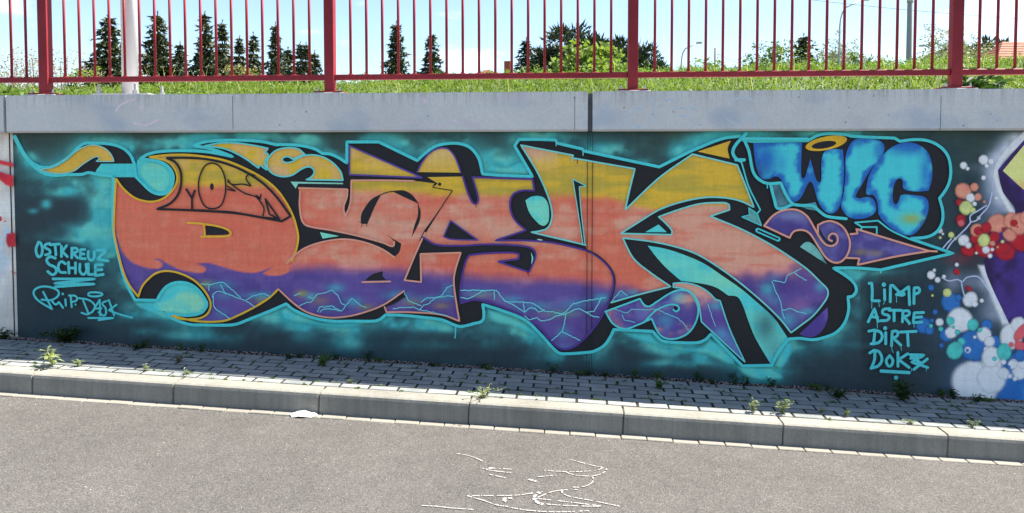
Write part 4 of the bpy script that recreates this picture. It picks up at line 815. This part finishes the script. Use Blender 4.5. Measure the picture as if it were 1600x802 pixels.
# ------------------------------------------------------------------ trees behind the bank
def leaf_tri(V, Fc, p, d, L, W, rng):
    s = np.cross(d, rng.normal(size=3)); s /= np.linalg.norm(s)+1e-9; b = len(V)
    V += [p-s*W*.5, p+s*W*.5, p+d*L]; Fc.append((b, b+1, b+2))
def spruce_meshes(seed, H, RB, mat, dens=1.0):
    rg = np.random.RandomState(seed); V, Fc = [], []; nw = int(44*dens)
    for wv in range(nw):
        t = .03+.95*(wv+rg.uniform(-.3, .3))/nw; z = H*t; Lm = RB*((1-t)**.85)*rg.uniform(.8, 1.1)+.06
        nbr = max(4, int(11*(1-t)+4)); a0 = rg.uniform(0, 6.28)
        for k in range(nbr):
            a = a0+6.283*k/nbr+rg.uniform(-.25, .25); L = Lm*rg.uniform(.6, 1.15); dr = np.array((math.cos(a), math.sin(a), 0))
            m = max(3, int(L*6))
            for j in range(m):
                s = (j+rg.rand())/m; p = dr*L*s+np.array((0, 0, z+L*(.22*s-.42*s*s)+(.3*L if t > .85 else 0)))
                for q in range(4):
                    d = dr*rg.uniform(.2, 1)+rg.normal(size=3)*.6+np.array((0, 0, -.35)); d /= np.linalg.norm(d)
                    leaf_tri(V, Fc, p, d, rg.uniform(.3, .62)*(1-.4*t), rg.uniform(.16, .3)*(1-.3*t), rg)
    for k in range(14): leaf_tri(V, Fc, np.array((0, 0, H*(.95+.004*k))), np.array((rg.normal()*.3, rg.normal()*.3, 1.)), .2, .05, rg)
    v, f = tube_data([(0, 0, -.3), (0, 0, H*.5), (0, 0, H*.98)], [RB*.07, RB*.045, .02], 8)
    return mesh('crown', V, Fc, mat), mesh('trunk', v, f, BARK, True)
def place_tree(name, px, ytop, dist, meshes, H, label, cat='tree', group=None, rot=0, sx=1, hw=0, RB=2):
    q = at_dist(px, ytop, dist); zb = bank(q.x, q.y); s = (q.z-zb)/H
    if hw:                            # crown half width (photo pixels) where the bank hides the rest
        vis = (np.interp(px, [0, 700, 1100, 1300, 1600], [113, 112, 106, 99, 94])-ytop)*dist/F_PX; sx = hw*dist/F_PX/(RB*s*(vis/(H*s))**.85)
    o = empty(name, (q.x, q.y, zb), label=label, cat=cat, group=group); o.rotation_euler.z = rot; o.scale = (s*sx, s*sx, s)
    for m in meshes: link(m.name.split('.')[0], m, o)
    return o
SP = [spruce_meshes(11+i, 10, (2.3, 2.0, 1.75, 2.6)[i], SPRUCE) for i in range(4)]; SB = spruce_meshes(21, 10, 2.3, BLUESPRUCE)
for i, (px, yt, ds, mi, hw, lab) in enumerate((
  (169, 24, 52, 3, 40, 'broad dark spruce rising beside the white mast'), (246, 20, 55, 0, 33, 'tall spruce with a ragged pointed top next to the white mast'), (281, 66, 60, 1, 15, 'small spruce tucked between two tall spruces'),
  (320, 20, 56, 0, 26, 'tallest pointed spruce of the pair near the olive shrub'), (347, 33, 58, 2, 18, 'slender spruce leaning against the tallest pointed spruce'), (374, 56, 66, 2, 13, 'short spruce standing over the olive shrub'), (396, 52, 64, 2, 14, 'narrow spruce just beyond the olive shrub'),
  (430, 36, 58, 1, 18, 'slim spruce with a long bare-looking tip'), (450, 75, 66, 2, 13, 'low spruce at the foot of the slim long-tipped spruce'), (469, 66, 64, 2, 11, 'first spruce of the close trio by the second post'), (478, 67, 62, 2, 11, 'middle spruce of the close trio by the second post'), (491, 80, 64, 1, 12, 'shortest spruce of the close trio by the second post'),
  (619, 34, 58, 1, 22, 'solitary pointed spruce in the open middle of the skyline'), (674, 52, 60, 0, 20, 'shorter solitary spruce beside the pointed one'), (1256, 54, 56, 0, 24, 'dark tiered spruce beside the round green tree'))):
    place_tree('spruce_tree', px, yt, ds, SP[mi], 10, lab, 'tree', 'spruces along the skyline', rot=i*1.3, hw=hw, RB=(2.3, 2.0, 1.75, 2.6)[mi])
place_tree('spruce_tree', 822, 60, 58, SB, 10, 'blue-green spruce before the dark pine', 'tree', 'spruces along the skyline', .4, hw=20, RB=2.3)

def leafy_tree(seed, H, R, mat, nclump, nleaf, lo, hi, base=.3, trunk=.1, branches=10, needle=False):
    rg = np.random.RandomState(seed); V, Fc = [], []; TV, TF = tube_data([(0, 0, -.2), (.05, 0, H*.4), (-.05, .05, H*.8)], [trunk, trunk*.7, trunk*.25], 8)
    for c in range(nclump):
        u = rg.normal(size=3); u /= np.linalg.norm(u); r = rg.uniform(.35, 1); zc = H*(base+(1-base)*.5); C = np.array((u[0]*R*r, u[1]*R*r, zc+u[2]*H*(1-base)*.46*r))
        if c < branches:
            v, f = tube_data([(0, 0, H*.3), tuple(C*.5+np.array((0, 0, H*.2))), tuple(C)], [trunk*.4, trunk*.22, trunk*.08], 5); b = len(TV); TV += v; TF += [tuple(k+b for k in q) for q in f]
        cr = R*rg.uniform(.18, .38)
        if needle:
            for k in range(nleaf):
                d = rg.normal(size=3); d /= np.linalg.norm(d); leaf_tri(V, Fc, C+d*cr*rg.rand()**.5*np.array((1, 1, .7)), d+np.array((0, 0, .3)), rg.uniform(lo, hi), .17, rg)
        else:
            v, f = leaf_cloud(rg, C, (cr, cr, cr*.75), nleaf, lo, hi); b = len(V); V += v; Fc += [tuple(k+b for k in q) for q in f]
    return mesh('crown', V, Fc, mat), mesh('trunk', TV, TF, BARK, True)
PT = [leafy_tree(31+i, 8, 2.6, PINE, 90, 130, .2, .42, .2, .2, 18, True) for i in range(2)]
place_tree('pine_tree', 898, 46, 62, PT[0], 8, 'big rounded dark pine behind the light green tree', group='pines on the skyline', sx=1.15)
place_tree('pine_tree', 868, 72, 64, PT[1], 8, 'lower dark pine filling the side of the big pine', group='pines on the skyline', rot=1, sx=1.0)
place_tree('pine_tree', 971, 57, 66, PT[1], 8, 'dark pine hidden partly by the third post', group='pines on the skyline', rot=2, sx=.8)
place_tree('pine_tree', 1003, 73, 66, PT[0], 8, 'low dark pine just past the third post', group='pines on the skyline', rot=3, sx=.85)
place_tree('pine_tree', 1541, 56, 66, PT[1], 8, 'small dark pine near the orange tiled roof', group='pines on the skyline', rot=4, sx=.9)
lt = [leafy_tree(41+i, 6, 2.2, FRESH, 80, 70, .1, .22, .1, .12, 20) for i in range(2)]
place_tree('deciduous_tree', 918, 63, 44, lt[0], 6, 'fresh light green tree in front of the dark pines', sx=1.15)
place_tree('deciduous_tree', 958, 82, 42, lt[1], 6, 'low light green shrub tree spreading to the third post', rot=2, sx=1.3)
place_tree('deciduous_tree', 1210, 54, 50, leafy_tree(51, 6, 2.0, MIDGREEN, 170, 50, .05, .12, .1, .1, 20), 6, 'rounded mid green tree beside the tiered spruce', sx=.95)
place_tree('deciduous_tree', 372, 84, 50, leafy_tree(52, 5, 1.6, mat_leaf('olive_leaves', (.16, .16, .07), (.27, .25, .13), .35), 55, 55, .09, .2, .1, .1, 14), 5, 'olive brown shrub in front of the short spruce', sx=.8)
bt = [leafy_tree(61+i, 7, 1.6, PALELEAF, 170, 34, .035, .09, .15, .08, 50) for i in range(2)]
place_tree('birch_tree', 1303, 38, 56, bt[0], 7, 'thin pale birch beside the curved lamp pole', group='pale birches on the skyline', sx=.75)
place_tree('birch_tree', 1328, 50, 58, bt[1], 7, 'fuller pale birch just past the curved lamp pole', group='pale birches on the skyline', rot=1, sx=0.8)
place_tree('birch_tree', 1478, 24, 54, bt[1], 7, 'tall pale birch before the last post', group='pale birches on the skyline', rot=2, sx=1.05)
place_tree('birch_tree', 1511, 38, 56, bt[0], 7, 'pale birch just beyond the last post', group='pale birches on the skyline', rot=3, sx=0.95)
sh = [leafy_tree(71+i, 4, 1.7, MIDGREEN if i else PALELEAF, 50, 40, .07, .15, .05, .07, 30) for i in range(2)]
place_tree('shrub', 1352, 70, 34, sh[1], 4, 'loose green shrub under the thin birches', 'shrub', sx=.8)
place_tree('shrub', 1328, 80, 36, sh[1], 4, 'low green bush at the foot of the curved lamp pole', 'shrub', rot=1, sx=1.0)
place_tree('shrub', 1455, 80, 34, sh[0], 4, 'pale low shrub beside the concrete pole', 'shrub', rot=2, sx=.9)
place_tree('shrub', 1495, 78, 30, sh[0], 4, 'pale bushy shrub at the foot of the last birches', 'shrub', rot=.5, sx=1.1)
bs = [leafy_tree(81+i, 5, 2.0, BLOSSOM, 90, 26, .03, .07, .05, .06, 70) for i in range(2)]
for i, (px, yt, lab) in enumerate(((18, 66, 'pale blossoming bush at the bare-panel end of the skyline'), (52, 58, 'taller pale blossoming bush before the first post'), (95, 62, 'pale blossoming bush just past the first post'))):
    place_tree('blossom_bush', px, yt, 38, bs[i % 2], 5, lab, 'bush', 'pale blossoming bushes', rot=i*1.1, sx=.95)

# ------------------------------------------------------------------ far houses, poles, lamps
def house(px, yridge, dist, wid, dep, wallh, rise, rot, label, chim):
    q = at_dist(px, yridge, dist); zb = q.z-wallh-rise; o = empty('house', (q.x, q.y, zb), label=label, cat='house'); o.rotation_euler.z = rot
    hw, hd = wid/2, dep/2
    wallh0 = wallh; V = [(-hw, -hd, 0), (hw, -hd, 0), (hw, hd, 0), (-hw, hd, 0), (-hw, -hd, wallh), (hw, -hd, wallh), (hw, hd, wallh), (-hw, hd, wallh)]
    link('wall', mesh('wall', V, [(0, 1, 5, 4), (2, 3, 7, 6), (1, 2, 6, 5), (3, 0, 4, 7)], RENDERED), o)
    bm = bmesh.new(); nrow = 14; ov = .45; hx = lambda t: hw+.45-(hd+ov)*.85*t; hy = lambda t: (hd+ov)*(1-t); zs = lambda t: wallh-.25+(rise+.25)*t
    for r in range(nrow):                 # hipped roof laid in courses
        t0, t1 = r/nrow, (r+1)/nrow
        lo = [(-hx(t0), -hy(t0)), (hx(t0), -hy(t0)), (hx(t0), hy(t0)), (-hx(t0), hy(t0))]; hi = [(-hx(t1), -hy(t1)), (hx(t1), -hy(t1)), (hx(t1), hy(t1)), (-hx(t1), hy(t1))]
        for k in range(4):
            k2 = (k+1) % 4; q = [bm.verts.new((*lo[k], zs(t0)+.06)), bm.verts.new((*lo[k2], zs(t0)+.06)), bm.verts.new((*hi[k2], zs(t1)+.02)), bm.verts.new((*hi[k], zs(t1)+.02)), bm.verts.new((*lo[k], zs(t0))), bm.verts.new((*lo[k2], zs(t0)))]
            bm.faces.new(q[:4]); bm.faces.new((q[0], q[4], q[5], q[1]))
    rf = link('roof', bm_mesh('roof', bm, ROOF), o)
    link('chimney', box('chimney', (chim-.3, chim+.3, -.5, .1, wallh+rise-.5, wallh+rise+.75), ROOF, .02), rf)
    for wx in (-hw*.5, hw*.5):
        wn = link('window', box('window', (wx-.5, wx+.5, -hd-.03, -hd+.02, wallh*.4, wallh*.4+1.2), GLASSM), o)
    return o
house(1606, 66, 60, 9.5, 7, 3.0, 2.8, R(6), 'house with an orange tiled roof at the far end of the skyline', 1.6)
house(762, 109.5, 75, 5.2, 6, 2.6, 1.6, R(-6), 'house whose low red roof peeps over the grass', 2.0)

def street_lamp(px, ytop, dist, reach, side, label):
    q = at_dist(px, ytop, dist); zb = bank(q.x, q.y); H = q.z-zb; o = empty('street_lamp', (q.x, q.y, zb), label=label, cat='street lamp')
    pts = [(0, 0, 0), (0, 0, H*.55), (0, 0, H*.82)]+[(side*reach*.32*(1-math.cos(a)), 0, H*.82+H*.13*math.sin(a)) for a in (.4, .8, 1.2, 1.55)]+[(side*reach*.85, 0, H*.99)]
    link('pole', tube('pole', pts, [.09, .075, .06, .05, .05, .045, .045, .04], STEEL, 8), o)
    bm = bmesh.new(); box_bm(bm, side*reach*.82 if side > 0 else side*reach*1.12, side*reach*1.12 if side > 0 else side*reach*.82, -.12, .12, H*.985, H*.985+.13, .04, 2); link('lamp_head', bm_mesh('lamp_head', bm, STEEL), o)
street_lamp(1065, 66, 60, 1.35, 1, 'distant curved street lamp between the third and last posts')
street_lamp(1313, -2, 55, 1.7, 1, 'tall curved street lamp rising among the birches')
street_lamp(1472, 70, 58, 1.4, -1, 'street lamp with its head reaching towards the concrete pole')
q = at_dist(1420, 95, 40); zb = bank(q.x, q.y); cp = empty('concrete_pole', (q.x, q.y, zb), label='tall pale concrete pole before the last post', cat='pole')
link('shaft', tube('shaft', [(0, 0, -.3), (0, 0, 5), (0, 0, 12)], [.145, .13, .11], POLE, 14), cp); link('band', tube('band', [(0, 0, 7.2), (0, 0, 7.35)], .15, STEEL, 14), cp)
q = at_dist(1118, 75, 62); zb = bank(q.x, q.y); cp = empty('short_pole', (q.x, q.y, zb), label='short grey pole stump with a wire on the skyline', cat='pole')
link('shaft', tube('shaft', [(0, 0, -.3), (0, 0, q.z-zb)], [.11, .1], POLE, 10), cp)
def wire(a, b, label, sag=.25):
    pts = [tuple(a*(1-t)+b*t-Vector((0, 0, sag*4*t*(1-t)))) for t in np.linspace(0, 1, 12)]
    link('wire', tube('wire', pts, .012, RUBBER, 5), label=label, cat='wire')
wire(at_dist(1100, -22, 48), at_dist(1700, 36, 44), 'thin overhead wire passing behind the concrete pole')
wire(at_dist(1121, 84, 62), at_dist(1182, 99, 50), 'thin wire sloping down from the short grey pole')

# ------------------------------------------------------------------ foot of the wall: gravel, weeds
V, Fc = [], []
def stone(p, s):
    b = len(V); oc = [(1, 0, 0), (-1, 0, 0), (0, 1, 0), (0, -1, 0), (0, 0, 1), (0, 0, -1)]
    for c in oc: V.append(tuple(p[i]+c[i]*s*rng.uniform(.55, 1.2)*(.65 if i == 2 else 1) for i in range(3)))
    for f in ((0, 2, 4), (2, 1, 4), (1, 3, 4), (3, 0, 4), (2, 0, 5), (1, 2, 5), (3, 1, 5), (0, 3, 5)): Fc.append(tuple(b+k for k in f))
for i in range(5200):
    x = rng.uniform(-5, 5); u = N2.fbm(np.array([x*1.1+20]), np.array([2.]), 3)[0]
    y = -rng.rand()**1.3*(.035+.12*u)-.008; stone((x, y, gz(x)+KH-.008+rng.uniform(0, .012)), rng.uniform(.0035, .0105))
link('gravel', mesh('gravel', V, Fc, GRAVEL), label='reddish grit lying along the foot of the wall', cat='gravel', kind='stuff')
V, Fc = [], []
for i in range(900):
    x = rng.uniform(-5, 5); y = rng.choice([rng.uniform(YK+KW, -.1), YK-.085+rng.uniform(-.05, .03), rng.uniform(-3.6, -1.1)], p=[.3, .3, .4]); z = gz(x)+(KH if y > YK else 0)
    stone((x, y, z+.001), rng.uniform(.0015, .0045))
link('grit', mesh('grit', V, Fc, mat_leaf('grit_stone', (.2, .18, .16), (.6, .57, .52), 0, 9)), label='loose pale grit on the paving and along the gutter', cat='grit', kind='stuff')
# moss and seedlings in the paving joints
V, Fc = [], []
for i in range(260):
    r = rng.randint(0, 7); y = YK+KW+.002+r*.0995+rng.uniform(-.005, .005); x = rng.uniform(-4.3, 4.3)
    if N3.v(np.array([x*1.5+9]), np.array([y*5+9]))[0] < .38: continue
    v, f = leaf_cloud(rng, (x, y, gz(x)+KH+.004), (.022, .008, .01), 14, .004, .012); b = len(V); V += v; Fc += [tuple(k+b for k in q) for q in f]
link('joint_moss', mesh('joint_moss', V, Fc, WEED), label='tiny moss and seedlings growing in the paving joints', cat='moss', kind='stuff')

def weed(px, py, off, h, spread, nst, mat, llo, lhi, label, group=None, lw=.35, name='weed'):
    p = on_ground(px, py, off); 
    if p.y > -.03: p.y = -.03
    return leafy_plant(name, (p.x, p.y, gz(p.x)+off-.004), h, spread, nst, mat, llo, lhi, label, 'weed', group, lw=lw)
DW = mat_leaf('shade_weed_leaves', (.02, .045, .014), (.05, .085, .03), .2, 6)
weed(82, 574, KH, .15, .07, 7, mat_leaf('thistle_leaves', (.2, .24, .09), (.36, .4, .2), .4, 6), .04, .1, 'tall pale thistle growing behind the kerb below the first tag', lw=.22, name='thistle')
weed(122, 573, KH, .06, .04, 6, PALEWEED, .015, .035, 'small pale weed next to the tall thistle')
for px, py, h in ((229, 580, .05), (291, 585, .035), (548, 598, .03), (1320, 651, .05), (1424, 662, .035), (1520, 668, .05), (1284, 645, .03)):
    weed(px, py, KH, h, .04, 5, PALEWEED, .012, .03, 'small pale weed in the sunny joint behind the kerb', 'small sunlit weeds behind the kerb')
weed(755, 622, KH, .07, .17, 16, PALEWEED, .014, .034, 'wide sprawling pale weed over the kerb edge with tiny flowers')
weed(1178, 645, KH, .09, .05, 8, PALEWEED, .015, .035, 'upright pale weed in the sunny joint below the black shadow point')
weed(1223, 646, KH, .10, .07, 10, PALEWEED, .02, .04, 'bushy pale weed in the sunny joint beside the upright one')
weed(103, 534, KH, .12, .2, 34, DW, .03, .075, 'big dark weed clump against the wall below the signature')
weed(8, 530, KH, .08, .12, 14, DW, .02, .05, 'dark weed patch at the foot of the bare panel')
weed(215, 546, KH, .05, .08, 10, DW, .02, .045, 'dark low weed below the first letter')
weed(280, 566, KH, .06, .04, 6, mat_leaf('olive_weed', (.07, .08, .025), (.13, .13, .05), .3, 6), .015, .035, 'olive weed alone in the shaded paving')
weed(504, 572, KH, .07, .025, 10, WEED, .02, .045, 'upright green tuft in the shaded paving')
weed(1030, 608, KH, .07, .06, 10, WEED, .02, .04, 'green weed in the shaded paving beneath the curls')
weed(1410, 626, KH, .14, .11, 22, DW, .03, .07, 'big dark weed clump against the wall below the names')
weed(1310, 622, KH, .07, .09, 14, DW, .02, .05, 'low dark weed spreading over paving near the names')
for i in range(34):
    px = rng.choice([rng.uniform(200, 700), rng.uniform(700, 1120), rng.uniform(1120, 1600)], p=[.25, .25, .5]); py = np.interp(px, [30, 400, 720, 1040, 1480, 1600], [529, 553, 573, 592, 620, 631])+rng.uniform(0, 5)
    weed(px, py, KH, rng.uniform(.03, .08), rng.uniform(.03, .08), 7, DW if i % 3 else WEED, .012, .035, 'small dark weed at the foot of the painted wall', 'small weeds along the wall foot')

# ------------------------------------------------------------------ litter and chalk on the road
bm = bmesh.new(); rg = np.random.RandomState(4)
pp = [on_ground(px, py, 0) for px, py in ((453, 650), (462, 646.5), (478, 646), (494, 648), (497, 651), (486, 653.5), (468, 654), (456, 653))]
cen = sum(pp, Vector())/len(pp); vs_ = []
for ring, sc_, hz in ((0, 1, .006), (1, .6, .022), (2, .2, .014)):
    vs_.append([bm.verts.new((cen.x+(p.x-cen.x)*sc_, cen.y+(p.y-cen.y)*sc_, gz(p.x)+hz+rg.uniform(-.004, .008))) for p in pp])
for a, b in ((0, 1), (1, 2)):
    for k in range(8): bm.faces.new((vs_[a][k], vs_[a][(k+1) % 8], vs_[b][(k+1) % 8], vs_[b][k]))
bm.faces.new(vs_[2])
link('paper_litter', bm_mesh('paper_litter', bm, PAPER), label='crumpled white paper lying in the gutter', cat='litter')
def chalk(L, width=.0085):
    V, Fc = [], []
    for pth in L:
        P, C = parse(pth); B = curve(P/4+np.array((600, 680)), C, False, 1.2)
        W = [on_ground(a, b, 0) for a, b in B]; keep = True; last = None
        for i, p in enumerate(W):
            gap = N1.v(np.array([B[i][0]*.45+B[i][1]]), np.array([B[i][1]*.6]))[0] < .36
            t = (W[min(i+1, len(W)-1)]-W[max(i-1, 0)]); t.z = 0; t.normalize(); nrm = Vector((-t.y, t.x, 0)); wd = width*rng.uniform(.45, 1.1)
            b = len(V); V += [(p.x+nrm.x*wd/2, p.y+nrm.y*wd/2, gz(p.x)+.0045), (p.x-nrm.x*wd/2, p.y-nrm.y*wd/2, gz(p.x)+.0045)]
            if i and not gap: Fc.append((b-2, b-1, b+1, b))
    return link('chalk_line', mesh('chalk_line', V, Fc, CHALK), road)
chalk(["450,118! 540,135 635,175", "610,212! 700,212 800,218", "640,220! 720,232 805,240", "660,250! 730,265 780,275", "1000,225! 1120,232 1230,232 1340,222 1370,207! 1290,190 1160,155", "1370,207! 1390,218 1360,245 1300,262! 1200,255 1140,238", "1300,262! 1310,285 1280,315 1225,332! 1160,328", "960,265! 1080,255", "900,282! 960,296"])
chalk(["520,385! 700,383 830,380 990,358!", "520,385! 620,412 700,440 775,452", "960,395! 1040,362 1120,348 1230,345!", "1110,362! 1150,385 1280,410 1475,450!", "940,400! 1060,412 1200,428 1355,448!", "960,428! 1060,440 1220,448 1350,450", "235,445! 330,450 415,460 560,470", "780,455! 900,475 1080,485 1280,478", "1120,348! 1110,362!"], .0095)
chalk(["990,355! 950,378 938,400 960,425 1005,448!", "800,398! 760,400 750,412 775,422", "640,218! 680,208", "905,280! 950,293"], .022)
